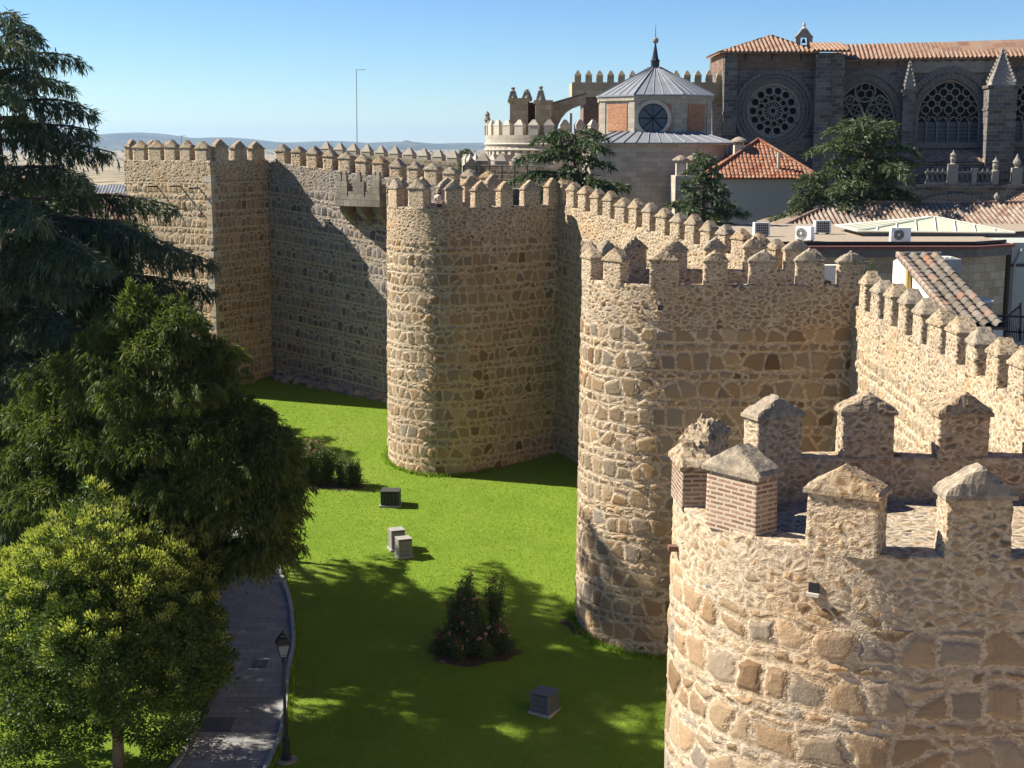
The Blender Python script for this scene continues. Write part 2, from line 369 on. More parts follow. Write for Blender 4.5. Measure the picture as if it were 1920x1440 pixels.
M['bark'] = plain('grey brown bark', (.10, .075, .055), var=.45, scale=6, bump=.8)
M['bark_pale'] = plain('pale bark', (.22, .165, .12), var=.35, scale=6, bump=.7)
M['timber'] = plain('rusty beam', (.16, .085, .06), var=.3)
M['soil'] = plain('dark bed soil', (.085, .055, .036), var=.4, scale=5, bump=.9)
M['kerb'] = plain('granite kerb', (.33, .325, .315), var=.15, scale=4)
M['red_paint'] = plain('dark red coping', (.20, .085, .07), var=.25)

# ------------------------------------------------------------------ wall builders
def unit(v): v = Vector(v); v.normalize(); return v
def resample(path, step):
    out = []; s = 0.; pr = None
    for i in range(len(path) - 1):
        a, b = Vector(path[i]), Vector(path[i + 1]); L = (b - a).length; n = max(1, int(round(L / step)))
        for k in range(n): out.append((a + (b - a) * k / n, s + L * k / n))
        s += L
    out.append((Vector(path[-1]), s)); return out
def normals2(pts):
    "left-hand normals of a 2D polyline (outward when the path runs with the outside on its left)"
    N = []
    for i in range(len(pts)):
        d = pts[min(i + 1, len(pts) - 1)] - pts[max(i - 1, 0)]; d.normalize(); N.append(Vector((-d.y, d.x)))
    return N
def sheet(name, path, prof, step, mat, parent, zt, zoff=None, batter=0., flip=False):
    """grid swept along the 2D path. prof = list of (inset, kind, z, dz): rows are made between successive profile points.
    z values are relative to the top line zt(s)."""
    P = resample(path, step); pts = [p for p, _ in P]; S = [s for _, s in P]; N = normals2(pts)
    rows = [];                                     # (inset, z relative, v)
    v = None
    for i in range(len(prof) - 1):
        a, b = prof[i], prof[i + 1]; L = math.hypot(b[0] - a[0], b[1] - a[1]); st = (a[2] if len(a) > 2 else step); n = max(1, int(math.ceil(L / st)))
        for k in range(n): t = k / n; rows.append((a[0] + (b[0] - a[0]) * t, a[1] + (b[1] - a[1]) * t))
    rows.append((prof[-1][0], prof[-1][1]))
    vs = [0.]
    for i in range(1, len(rows)): vs.append(vs[-1] + math.hypot(rows[i][0] - rows[i - 1][0], rows[i][1] - rows[i - 1][1]))
    k0 = min(range(len(rows)), key=lambda i: (abs(rows[i][1]) + abs(rows[i][0])))
    vs = np.array(vs) - vs[k0]
    pa = np.array([(p.x, p.y) for p in pts]); na = np.array([(n.x, n.y) for n in N]); zl = np.array([zt(s) for s in S])
    ra = np.array(rows)
    off = -ra[:, 0] + np.where(ra[:, 0] <= 0.001, -ra[:, 1] * batter, 0)
    XY = pa[None, :, :] + na[None, :, :] * off[:, None, None]
    Z = zl[None, :] + ra[:, 1][:, None]
    V = np.concatenate([XY, Z[:, :, None]], axis=2).reshape(-1, 3)
    nr, nc = len(rows), len(pts)
    i = np.arange(nr - 1)[:, None]; j = np.arange(nc - 1)[None, :]
    q = np.stack([i * nc + j, (i + 1) * nc + j, (i + 1) * nc + j + 1, i * nc + j + 1], axis=-1).reshape(-1, 4)
    if flip: q = q[:, ::-1]
    uvv = np.stack([np.broadcast_to(np.array(S)[None, :], (nr, nc)), np.broadcast_to(vs[:, None], (nr, nc))], axis=-1).reshape(-1, 2)
    return finish(name, V, q, [mat], parent, True, None, uvv[q].reshape(-1, 2))

def grid_box(c, tx, w, th, h, res, jit=0., taper=0., round_=None):
    "welded gridded box without a bottom; returns verts, faces. tx = unit 2D tangent"
    tx = Vector((tx[0], tx[1], 0)); ty = Vector((-tx.y, tx.x, 0)); c = Vector(c)
    nx, ny, nz = [max(2, int(round(d / res))) for d in (w, th, h)]
    key = {}; V = []; F = []
    def vid(i, j, k):
        if (i, j, k) not in key:
            key[(i, j, k)] = len(V)
            f = 1 - taper * k / nz
            V.append(c + tx * ((i / nx - .5) * w * f) + ty * ((j / ny - .5) * th * f) + Vector((0, 0, h * k / nz)))
        return key[(i, j, k)]
    for i in range(nx):
        for k in range(nz):
            F.append((vid(i, 0, k), vid(i + 1, 0, k), vid(i + 1, 0, k + 1), vid(i, 0, k + 1)))
            F.append((vid(i + 1, ny, k), vid(i, ny, k), vid(i, ny, k + 1), vid(i + 1, ny, k + 1)))
    for j in range(ny):
        for k in range(nz):
            F.append((vid(0, j + 1, k), vid(0, j, k), vid(0, j, k + 1), vid(0, j + 1, k + 1)))
            F.append((vid(nx, j, k), vid(nx, j + 1, k), vid(nx, j + 1, k + 1), vid(nx, j, k + 1)))
    for i in range(nx):
        for j in range(ny): F.append((vid(i, j, nz), vid(i + 1, j, nz), vid(i + 1, j + 1, nz), vid(i, j + 1, nz)))
    return V, F
def grid_cap(c, tx, w, th, h, res, lip=.065, ridge=.35, ruin=0.):
    "hipped cap on a thin slab, welded grid"
    tx = Vector((tx[0], tx[1], 0)); ty = Vector((-tx.y, tx.x, 0)); c = Vector(c)
    nx, ny = max(4, int(round(w / res))), max(4, int(round(th / res)))
    nx += nx % 2; ny += ny % 2
    V = []; F = []; sh = random.uniform(-.12, .12) * w
    n1 = (nx + 1) * (ny + 1)
    for i in range(nx + 1):
        for j in range(ny + 1):
            a = i / nx * 2 - 1; b = j / ny * 2 - 1
            t2 = min((1 - abs(a)), 1.)
            z = lip + h * min(1 - abs(a) * (.92 if abs(a) < .99 else 1), (1 - abs(b)) * 2.1)
            if 1 - abs(a) < 1e-6 or 1 - abs(b) < 1e-6: z = lip
            z *= 1 - ruin * random.random()
            V.append(c + tx * (a * w / 2 + sh * t2 * t2 * .5) + ty * (b * th / 2) + Vector((0, 0, z)))
    for i in range(nx):
        for j in range(ny): F.append((i * (ny + 1) + j, (i + 1) * (ny + 1) + j, (i + 1) * (ny + 1) + j + 1, i * (ny + 1) + j + 1))
    border = [(i * (ny + 1)) for i in range(nx + 1)] + [nx * (ny + 1) + j for j in range(1, ny + 1)] + [i * (ny + 1) + ny for i in range(nx - 1, -1, -1)] + [j for j in range(ny - 1, 0, -1)]
    b0 = len(V)
    for i in border: V.append(Vector(V[i]) - Vector((0, 0, lip)))
    nb = len(border)
    for k in range(nb): F.append((border[k], b0 + k, b0 + (k + 1) % nb, border[(k + 1) % nb])[::-1])
    F.append(tuple(b0 + k for k in range(nb))[::-1])
    return V, F
def merlon(parent, x, y, z, tx, w, th, h, hc, res, mat, ruin=0., over=.06, brick=False):
    w *= random.uniform(.87, 1.10); h *= random.uniform(.90, 1.07); _a = random.gauss(0, .035); tx = (tx[0] * math.cos(_a) - tx[1] * math.sin(_a), tx[0] * math.sin(_a) + tx[1] * math.cos(_a))
    if random.random() < .10: ruin = max(ruin, .22)
    V, F = grid_box((x, y, z - .06), tx, w, th, h + .06, res, taper=.03)
    b = MB(); b.add(V, F)
    if brick:                                     # box-projected uv in metres
        T = Vector((tx[0], tx[1], 0)); T2 = Vector((-T.y, T.x, 0))
        b.uv = []
        for f in F:
            n = (Vector(V[f[1]]) - Vector(V[f[0]])).cross(Vector(V[f[2]]) - Vector(V[f[0]]))
            ax = T if abs(n.dot(T2)) > abs(n.dot(T)) else T2
            b.uv.append([(Vector(V[i]).dot(ax), Vector(V[i]).z) for i in f])
    o = b.build('merlon', mat, parent, True)
    V, F = grid_cap((x, y, z + h - .01), tx, w + 2 * over, th + 2 * over, hc * random.uniform(.88, 1.1), max(.04, res * 1.2), ruin=ruin)
    cb = MB(); cb.add(V, F); cb.build('cap', M['cap_rubble'] if random.random() < .72 else M['cap'], o, False)
    return o
def along(path, s):
    for i in range(len(path) - 1):
        a, b = Vector(path[i]), Vector(path[i + 1]); L = (b - a).length
        if s <= L or i == len(path) - 2: d = (b - a) / L; return a + d * s, d
        s -= L
def plen(path): return sum((Vector(path[i + 1]) - Vector(path[i])).length for i in range(len(path) - 1))

def tower_path(C, R_, ax, near, far, seg=48):
    "outline from the near flank's wall end round the front to the far flank's wall end; the outside on the left"
    C = Vector(C); ax = unit(ax); side = Vector((-ax.y, ax.x))
    p = [C + side * R_ - ax * near]
    for k in range(seg + 1):
        t = math.pi * k / seg; p.append(C + (side * math.cos(t) + ax * math.sin(t)) * R_)
    p.append(C - side * R_ - ax * far)
    return p
def tower(label, path, base, zs, floor_drop, zbase, mat, step, dense_to, mer, mer_list, ruinset=(), brickset=(), res=.1, th=.5, sharp=False):
    """city wall tower: shaft (outer face, sill, inner parapet face), terrace floor, merlons"""
    t = empty('wall_tower', (base[0], base[1], gz(base[1])), label, 'wall tower')
    prof = [(0, zbase - zs, .5), (0, dense_to - zs, step), (0, 0, step), (th, 0, step), (th, -floor_drop - .05)]
    if sharp:
        for i in range(len(path) - 1): sheet('shaft_face', path[i:i + 2], prof, step, mat, t, lambda s: zs, batter=0)
    else: sheet('shaft', path, prof, step, mat, t, lambda s: zs, batter=.010)
    fl = MB(); inn = []
    P = resample(path, .6); pts = [p for p, _ in P]; N = normals2(pts)
    inn = [Vector((p.x - n.x * (th - .08), p.y - n.y * (th - .08), zs - floor_drop)) for p, n in zip(pts, N)]
    fl.poly(inn[::-1]); fl.build('terrace_floor', M['floor'], t)
    w, gap, h, hc = mer
    for k, s in enumerate(mer_list):
        p, d = along(path, s); n = Vector((-d.y, d.x)); c = p - n * (th / 2 - .01)
        merlon(t, c.x, c.y, zs, (d.x, d.y), w, th, h * (.75 if k in ruinset else 1), hc, res, M['brick'] if k in brickset else M['rubble'], ruin=.3 if k in ruinset else .03, brick=k in brickset)
    return t
def curtain(label, path, zs0, zs1, zbot, mat, step, dense, mer, mer_start, res=.12, th=.6, drop=1.1, walk=2.2, inner=8., mat_m=None, smax=None, base=None):
    t = empty('curtain_wall', ((path[0][0] + path[-1][0]) / 2, (path[0][1] + path[-1][1]) / 2, gz((path[0][1] + path[-1][1]) / 2)), label, 'city wall')
    L = plen(path); zt = lambda s: zs0 + (zs1 - zs0) * s / L
    prof = [(0, zbot - zs0, .5), (0, dense - max(zs0, zs1), step), (0, 0, step), (th, 0, step), (th, -drop, .4), (th + walk, -drop, .5), (th + walk, inner - zs0)]
    sheet('wall', path, prof, step, mat, t, zt, batter=.006)
    w, gap, h, hc = mer; s = mer_start
    while s < (smax or L) - .2:
        p, d = along(path, s); n = Vector((-d.y, d.x)); c = p - n * (th / 2 - .02)
        merlon(t, c.x, c.y, zt(s), (d.x, d.y), w, th, h, hc, res, mat_m or M['rubble_fine'], ruin=.06)
        s += w + gap
    return t
M['floor'] = masonry('terrace flagstones', amp=.03, rub=4.5, rubble_only=True, tint=(.92, .91, .89), mwid=.02)
# ================================================================== GROUND
def near_ground():
    xs = np.linspace(-90, 60, 301); ys = np.array(sorted(set(list(np.linspace(-20, 135, 311)) + GY[1:])))
    X, Y = np.meshgrid(xs, ys); Z = np.interp(Y, GY, GZ)
    V = np.stack([X, Y, Z], -1).reshape(-1, 3); nx, ny = len(xs), len(ys)
    i = np.arange(ny - 1)[:, None]; j = np.arange(nx - 1)[None, :]
    q = np.stack([i * nx + j, i * nx + j + 1, (i + 1) * nx + j + 1, (i + 1) * nx + j], -1).reshape(-1, 4)
    t = NT('mown lawn', .95, .1); r = t.rest()
    n1 = t.noise(r, .35, 4, .6); n2 = t.noise(r, 2.6, 5, .7); n3 = t.noise(r, 22, 4, .7)
    f = t.m('ADD', t.m('MULTIPLY', n1, .4), t.m('ADD', t.m('MULTIPLY', n2, .3), t.m('MULTIPLY', n3, .3)))
    c = t.ramp(f, [(.3, (.135, .225, .022)), (.5, (.19, .295, .030)), (.7, (.255, .35, .046))])
    c = t.mix(t.ss(t.noise(r, .16, 3), .52, .72, 0., .45), c, (.25, .285, .06))
    c = t.mix(t.ss(t.noise(r, 1.1, 5, .7), .62, .74, 0., .5), c, (.085, .15, .016))
    t.col(c); t.bump(t.m('ADD', n3, t.m('MULTIPLY', n2, .6)), .9, .12)
    tag(finish('lawn', V, q, [t.mat], smooth=True), kind='structure')
near_ground()
def far_ground():
    t = NT('dry farmland', .95, .1); r = t.rest()
    sc = t.vm('MULTIPLY', r, (1, .22, 1)); n1 = t.noise(sc, .004, 5, .6); n2 = t.noise(sc, .03, 4, .6)
    v = t.sepc(t.vor(t.vm('MULTIPLY', r, (1, .25, 1)), .0035, 'F1', 1., '2D').outputs['Color'])[0]
    c = t.ramp(v, [(0, (.30, .235, .14)), (.4, (.40, .32, .20)), (.7, (.34, .27, .17)), (1, (.22, .19, .11))])
    c = t.mix(t.ss(n2, .50, .62, 0., .85), c, (.06, .07, .035)); c = t.mix(t.ss(n1, .55, .7, 0., .6), c, (.16, .14, .08)); t.col(c)
    ys = np.array([130, 150, 180, 220, 300, 420, 600, 900, 1400, 2200, 3500, 5000, 7000, 9000, 11000, 13000, 16000, 20000, 26000.])
    zz = np.interp(ys, [130, 180, 300, 600, 1400, 5000, 12000, 26000], [4.6, 2, -10, -24, -30, -32, -30, -26])
    th = np.linspace(-1.15, 1.15, 90); th = np.sort(th)
    V = []; nx = len(th)
    for y, z in zip(ys, zz):
        for a in th: V.append((math.tan(a) * y, y, z))
    V = np.array(V); ny = len(ys); i = np.arange(ny - 1)[:, None]; j = np.arange(nx - 1)[None, :]
    q = np.stack([i * nx + j, i * nx + j + 1, (i + 1) * nx + j + 1, (i + 1) * nx + j], -1).reshape(-1, 4)
    tag(finish('plain', V, q, [t.mat], smooth=True), kind='structure')
    # hills: one height field, 11 to 22 km away
    h = NT('hill scrub', .95, .1); r = h.rest(); n = h.noise(r, .0022, 6, .65)
    h.col(h.ramp(n, [(.35, (.05, .06, .04)), (.55, (.10, .10, .065)), (.7, (.18, .16, .11))]))
    xs = np.linspace(-16000, 16000, 220); yy = np.linspace(10000, 23000, 60); X, Y = np.meshgrid(xs, yy)
    def g(px, y, hpx, wpx, wy):
        x0 = (px - 960) / FPX * y; H = hpx / FPX * y + 50; return H * np.exp(-((X - x0) / (wpx / FPX * y)) ** 2 - ((Y - y) / wy) ** 2)
    Z = -36 + np.maximum.reduce([g(270, 15000, 22, 130, 2500), g(430, 15500, 12, 150, 2500), g(600, 17000, 6, 160, 2500), g(770, 12500, 9, 34, 900), g(730, 14500, 5, 140, 1500), g(890, 15500, 4, 120, 2000), g(-100, 16000, 16, 260, 2500), g(1300, 17000, 9, 500, 2500)])
    Z = Z + 5 * np.sin(X / 380 + Y / 900) * np.clip((Z + 36) / 60, 0, 1) + 4 * np.sin(X / 170 + 1.3) * np.clip((Z + 36) / 60, 0, 1)
    V = np.stack([X, Y, Z], -1).reshape(-1, 3); nx, ny = len(xs), len(yy); i = np.arange(ny - 1)[:, None]; j = np.arange(nx - 1)[None, :]
    q = np.stack([i * nx + j, i * nx + j + 1, (i + 1) * nx + j + 1, (i + 1) * nx + j], -1).reshape(-1, 4)
    tag(finish('hills', V, q, [h.mat], smooth=True), kind='structure')
far_ground()
def town_ground():
    b = MB(); t = plain('town paving', (.22, .2, .17), var=.25, scale=1)
    b.prism([(14.6, 15, 7.5), (75, 15, 7.5), (75, 134, 7.5), (-8, 134, 7.5), (-12, 99, 7.5), (0, 90, 7.5), (5.5, 82, 7.5), (14.6, 66, 7.5)], (0, 0, -9.5))
    tag(b.build('town_ground', t), kind='structure')
town_ground()
# path along the lawn with its kerbs
_g2 = lambda *q: (onground(*q).x, onground(*q).y)
PR = [(-9.3, 36), (-9.1, 43)] + [_g2(*q) for q in ((497, 1437), (514, 1400), (525, 1365), (531, 1320), (534, 1280), (541, 1240), (547, 1205), (545, 1165), (538, 1120))] + [(-11.6, 64.5), (-12.9, 68.5), (-15.5, 73), (-20.5, 80), (-27.5, 89), (-38, 100)]
PL = [(-13.6, 36), (-12.9, 43)] + [_g2(*q) for q in ((330, 1440), (354, 1403), (369, 1365), (383, 1322), (394, 1282), (402, 1242), (406, 1207), (409, 1167), (412, 1122))] + [(-13.9, 61.5), (-14.7, 65), (-16.0, 69), (-19, 74.5), (-24, 82), (-31, 91), (-41.5, 102)]
def densify(P, n=6):
    out = []
    for i in range(len(P) - 1):
        p0, p1, p2, p3 = [np.array(P[max(0, min(len(P) - 1, i + k))], float) for k in (-1, 0, 1, 2)]
        for k in range(n):
            t = k / n; out.append(tuple(.5 * ((2 * p1) + (-p0 + p2) * t + (2 * p0 - 5 * p1 + 4 * p2 - p3) * t * t + (-p0 + 3 * p1 - 3 * p2 + p3) * t ** 3)))
    out.append(P[-1]); return out
PRd, PLd = densify(PR), densify(PL)
def make_path():
    b = MB(); V = []; uv = []; nc = 9; s = 0
    for i, (r_, l_) in enumerate(zip(PRd, PLd)):
        if i: s += (Vector(r_) - Vector(PRd[i - 1])).length
        for k in range(nc):
            x = l_[0] + (r_[0] - l_[0]) * k / (nc - 1); y = l_[1] + (r_[1] - l_[1]) * k / (nc - 1)
            V.append((x, y, gz(y) + .03)); uv.append((x, y))
    n = len(PRd); b.add(V, [(i * nc + k, i * nc + k + 1, (i + 1) * nc + k + 1, (i + 1) * nc + k) for i in range(n - 1) for k in range(nc - 1)], uv)
    m = blockwork('grey paving slabs', [(0, (.23, .225, .215)), (.5, (.27, .263, .25)), (1, (.31, .30, .285))], (.12, .118, .112), .8, .42, msize=.012, wear=.2)
    tag(b.build('path', m), kind='structure')
    for P, sg in ((PRd, 1), (PLd, -1)):
        kb = MB(); pts = [Vector(p) for p in P]; N = normals2(pts); V = []
        for p, nn in zip(pts, N):
            a = p - nn * (0 if sg > 0 else .0); o = p - nn * sg * .17; z = gz(p.y)
            V += [(a.x, a.y, z - .1), (a.x, a.y, z + .13), (o.x, o.y, z + .13), (o.x, o.y, z - .1)]
        F = []
        for i in range(len(pts) - 1):
            for k in range(3):
                q = (i * 4 + k, (i + 1) * 4 + k, (i + 1) * 4 + k + 1, i * 4 + k + 1); F.append(q if sg > 0 else q[::-1])
        kb.add(V, F); tag(kb.build('kerb', M['kerb']), kind='structure')
make_path()
def bounce_forecourt():  # unseen pale paving, added to bounce warm light onto the nearest tower
    b = MB(); ys = [-45, 10, 25, 39]; 
    for y0, y1 in zip(ys[:-1], ys[1:]): b.add([(-60, y0, gz(y0) + .02), (30, y0, gz(y0) + .02), (30, y1, gz(y1) + .02), (-60, y1, gz(y1) + .02)], [(0, 1, 2, 3)])
    tag(b.build('bounce_forecourt', blockwork('pale granite setts', [(0, (.34, .30, .25)), (.5, (.40, .36, .30)), (1, (.46, .41, .34))], (.26, .23, .19), .5, .25, msize=.02, wear=.2)), kind='structure')
bounce_forecourt()

# ================================================================== CITY WALL
T1C = (6.5, 23.6)
tower('nearest round tower with two brick merlons, filling the lower right corner', tower_path(T1C, 3.6, (-1, 0), 7.5, 7.5), T1C, 13.83, .9, -5, M['wall1'], .045, 9.3,
      (1.1, .8, .93, .40), [.9, 2.9, 4.9, 6.96, 8.97, 10.97, 13.0, 15.2, 17.36, 19.4, 21.3, 23.2, 25.1], ruinset=(6, 7), brickset=(5, 6), res=.055)
T2C = (6.63, 58.5)
tower('middle round tower standing between the nearest tower and the lawn', tower_path(T2C, 3.6, (-1, 0), 7.4, 7.4), T2C, 14.4, .9, -3, M['wall2'], .075, -2,
      (1.05, .8, .96, .48), [.35, 2.05, 3.95, 5.85, 7.93, 10.2, 12.2, 14.0, 15.7, 17.4, 19.4, 21.2, 23, 24.9], res=.09)
T3C = (-3.85, 80.4)
T3P = tower_path(T3C, 3.4, (-.807, -.59), 6.0, 6.3)
tower('round tower in the centre of the photo with a person on its roof', T3P, T3C, 16.48, .85, -1, M['wall3'], .09, 0,
      (1.0, .48, 1.0, .52), [.6, 2.26, 4.07, 5.8, 7.5, 9.7, 11.7, 13.5, 15.3, 17.1, 18.8, 20.6, 22.2], res=.12)
T4P = [Vector(p) for p in ((-17.1, 97), (-20.0, 92), (-27.0, 96.7), (-24.1, 101.7))]
t4 = tower('square corner tower behind the conifers, farthest along the lawn', T4P, (-21.5, 97), 18.9, .9, 1, M['wall4'], .10, 1.4,
      (1.15, .62, .85, .50), [.9, 2.7, 4.6, 6.6, 8.1, 9.6, 11.1, 12.7, 14.8, 16.6, 18.4], res=.14, sharp=True)
z = 3.0; k = 0
nr1 = unit(T4P[0] - T4P[1]); nr2 = unit(T4P[2] - T4P[1])
while z < 17.5:
    hgt = random.uniform(.34, .60); la, lb = (random.uniform(.5, .8), random.uniform(.3, .45)) if k % 2 else (random.uniform(.25, .45), random.uniform(.5, .85))
    c = T4P[1]; o = -(nr1 + nr2) * random.uniform(.05, .085)
    A = c + o; pts = [(A.x, A.y, z), (A.x + nr1.x * la, A.y + nr1.y * la, z), (A.x + nr1.x * la + nr2.x * lb, A.y + nr1.y * la + nr2.y * lb, z), (A.x + nr2.x * lb, A.y + nr2.y * lb, z)]
    qb = MB(); qb.prism(pts, (0, 0, hgt - .03)); qb.build('quoin', random.choice([M['quoin_pale'], M['stone_trim'], M['quoin_tan'], M['quoin_tan']]), t4); z += hgt; k += 1
tower('tall unseen tower added beside the viewpoint for its bounced light', tower_path((6.4, -11), 4.6, (-1, 0), 7.6, 7.6), (6.4, -11), 17.5, .9, -12, M['curtain'], .5, -8, (1.1, .8, .93, .4), [], res=.2)  # unseen tower, added so its sunlit flank throws light on the nearest one
C12 = [Vector((13.75, -16)), Vector((13.75, 55.2))]
curtain('sunlit stretch of city wall joining the nearest and middle towers', C12, 11.75, 13.62, -9, M['curtain'], .085, 8, (1.02, .83, .98, .48), 36.2, res=.09, th=.65, inner=7.5)
C23 = [Vector((13.95, 61.7)), Vector((2.5, 81.4))]
curtain('sunlit stretch of city wall stepping up from the middle tower to the central tower', C23, 13.85, 16.62, -1, M['curtain'], .09, 11.5, (.82, .44, .92, .46), .9, res=.11, th=.6, inner=7.5)
C34 = [Vector((-1.2, 86.27)), Vector((-17.3, 97.13))]
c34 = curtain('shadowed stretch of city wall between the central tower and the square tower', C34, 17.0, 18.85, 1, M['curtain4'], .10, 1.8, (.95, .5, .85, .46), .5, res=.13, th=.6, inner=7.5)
# rubble footing at the foot of the shadowed wall
fb = MB(); d = unit(C34[1] - C34[0]); n = Vector((-d.y, d.x))
for k in range(150):
    s = random.uniform(5, 19.4); p = C34[0] + d * s + n * random.uniform(.0, .75) * (.3 + s / 19); r_ = random.uniform(.12, .34)
    c = Vector((p.x, p.y, gz(p.y) - .1 + random.uniform(0, .5) * s / 19))
    V = []
    for a in range(5):
        for b_ in range(8):
            th = math.pi * a / 4; ph = 2 * math.pi * b_ / 8; rr = r_ * random.uniform(.75, 1.15)
            V.append(c + Vector((math.sin(th) * math.cos(ph) * rr * 1.3, math.sin(th) * math.sin(ph) * rr, math.cos(th) * rr)))
    fb.add(V, [(a * 8 + q, a * 8 + (q + 1) % 8, (a + 1) * 8 + (q + 1) % 8, (a + 1) * 8 + q)[::-1] for a in range(4) for q in range(8)])
fb.build('rubble_footing', M['stone_trim'], c34)
# stone box machicolation on corbels
def machicolation():
    t = empty('machicolation', (-9.7, 92, gz(92)), 'grey stone box balcony with stub merlons, projecting on corbels from the wall', 'machicolation')
    d = -unit(C34[1] - C34[0]); o = Vector((d.y, -d.x)); ux = (d.x, d.y, 0)
    A = C34[0] - d * 11.7; w = 3.6; pr = 1.25
    def P(a, b, z): q = A + d * a + o * b; return Vector((q.x, q.y, z))
    f = MB()
    f.prism([P(-.1, 0, 15.95), P(w + .1, 0, 15.95), P(w + .1, pr + .1, 15.95), P(-.1, pr + .1, 15.95)], (0, 0, .62)); f.build('slab', M['mach'], t)
    for a in (.35, w / 2, w - .35):
        c = MB(); q = [P(a - .22, -.1, 15.95)]
        prof = [(0, 0), (pr, 0), (pr, -.3), (pr * .72, -.62), (pr * .62, -.66), (pr * .42, -1.0), (pr * .3, -1.02), (0, -1.35)]
        c.prism([P(a - .22, b - .05, 15.94 + z) for b, z in prof], Vector((d.x, d.y, 0)) * .44); c.build('corbel', M['mach'], t)
    p = MB(); zt_ = 17.5
    for a0, a1 in ((0, .85), (1.35, 2.3), (2.85, w)): p.prism([P(a0, pr - .28, 16.57), P(a1, pr - .28, 16.57), P(a1, pr, 16.57), P(a0, pr, 16.57)], (0, 0, 1.0))
    for a0 in (0, w - .28): p.prism([P(a0, .1, 16.57), P(a0 + .28, .1, 16.57), P(a0 + .28, pr - .29, 16.57), P(a0, pr - .29, 16.57)], (0, 0, .85))
    p.prism([P(.86, pr - .2, 16.57), P(1.34, pr - .2, 16.57), P(1.34, pr - .03, 16.57), P(.86, pr - .03, 16.57)], (0, 0, .35))
    p.prism([P(2.31, pr - .2, 16.57), P(2.84, pr - .2, 16.57), P(2.84, pr - .03, 16.57), P(2.31, pr - .03, 16.57)], (0, 0, .35)); p.build('parapet', M['mach'], t)
    for a in (.15, .6, 1.8, 3.1, 3.45):
        m = MB(); m.box(P(a, pr - .14, 17.57), .36, .26, .42, ux, taper=.9); m.box(P(a, pr - .14, 17.99), .28, .22, .22, ux, taper=.8); m.build('stub_merlon', M['mach'], t)
machicolation()
# drain holes: solid blocks painted black for the recess's shade, with spouts below
def putlog(parent, px, py, C, Rr, w=.16, h=.15):
    best = None
    for i in range(1200):
        Y = C[1] - Rr - .2 + (Rr + .4) * i / 1200; p = at(px, py, Y)
        d = math.hypot(p.x - C[0], p.y - C[1]) if p.x < C[0] else abs(p.y - C[1])
        if d <= Rr + .02: best = p; break
    n = Vector((best.x - C[0], best.y - C[1], 0)) if best.x < C[0] else Vector((0, -1, 0)); n.normalize(); tt = Vector((-n.y, n.x, 0))
    b = MB(); b.box(best - n * .25, w, .57, h, tt); b.build('drain_hole_shade', M['black_plastic'], parent)
    s = MB(); s.box(best - n * .2 - Vector((0, 0, .055)), w * 1.25, .58, .05, tt); s.build('spout', M['stone_pale'], parent)
towers = [o for o in COL.objects if o.type == 'EMPTY' and o.name.startswith('wall_tower')]
putlog(towers[0], 1526, 1110, T1C, 3.6)
def stub(parent, p, n, L, r_):
    b = MB(); b.tube([Vector(p) - Vector(n) * .3, Vector(p) + Vector(n) * L], r_, 6); b.build('timber_stub', M['bark'], parent)
d4 = unit(T4P[2] - T4P[1]); n4 = Vector((d4.y, -d4.x, 0)); n4 = n4 if n4.y < 0 else -n4
for f_, z_ in ((1.1, 17.1), (2.9, 17.2), (5.2, 17.15)): stub(t4, (T4P[1].x + d4.x * f_, T4P[1].y + d4.y * f_, z_), n4, .95, .06)
q_ = at(1277, 1028, 23.2); b = MB(); b.box((q_.x + .15, q_.y, q_.z - .04), .75, .16, .09, (1, 0, 0)); b.build('timber_stub', M['timber'], towers[0])
putlog(towers[1], 1238, 582, T2C, 3.6, .2, .2)

# ================================================================== BUILDINGS BEHIND THE WALL
class Frame:
    "vertical facade plane: O a 2D point, ux a 2D direction (left to right seen from the camera); outside towards the camera"
    def __init__(s, O, ux): s.O = Vector((O[0], O[1])); s.u = unit((ux[0], ux[1])); s.n = Vector((s.u.y, -s.u.x))
    def P(s, a, d, z): q = s.O + s.u * a + s.n * d; return Vector((q.x, q.y, z))
    def pix(s, px, py, d=0.):
        r = at(px, py, 1.0) - Vector((0, 0, CAM_Z)); O = s.O + s.n * d
        t = O.dot(s.n) / (r.x * s.n.x + r.y * s.n.y); q = Vector((r.x * t, r.y * t)) - O
        return q.dot(s.u), CAM_Z + r.z * t
    @property
    def ux3(s): return Vector((s.u.x, s.u.y, 0))
def fbox(b, F, a0, a1, d0, d1, z0, z1, uvs=True, mi=0):
    "box in facade coordinates with uv in metres on every face"
    c = [F.P(a, d, z) for z in (z0, z1) for a, d in ((a0, d0), (a1, d0), (a1, d1), (a0, d1))]
    C = [(a, d, z) for z in (z0, z1) for a, d in ((a0, d0), (a1, d0), (a1, d1), (a0, d1))]
    for f, ax in (((0, 1, 2, 3), 2), ((4, 7, 6, 5), 2), ((0, 4, 5, 1), 0), ((2, 6, 7, 3), 0), ((1, 5, 6, 2), 1), ((3, 7, 4, 0), 1)):
        uv = [(C[i][0], C[i][2]) if ax == 0 else (C[i][1], C[i][2]) if ax == 1 else (C[i][0], C[i][1]) for i in f]
        b.add([c[i] for i in f], [(0, 1, 2, 3)], uv, mi)
def inpoly(x, y, P):
    r = False; n = len(P); j = n - 1
    for i in range(n):
        if (P[i][1] > y) != (P[j][1] > y) and x < (P[j][0] - P[i][0]) * (y - P[i][1]) / (P[j][1] - P[i][1]) + P[i][0]: r = not r
        j = i
    return r
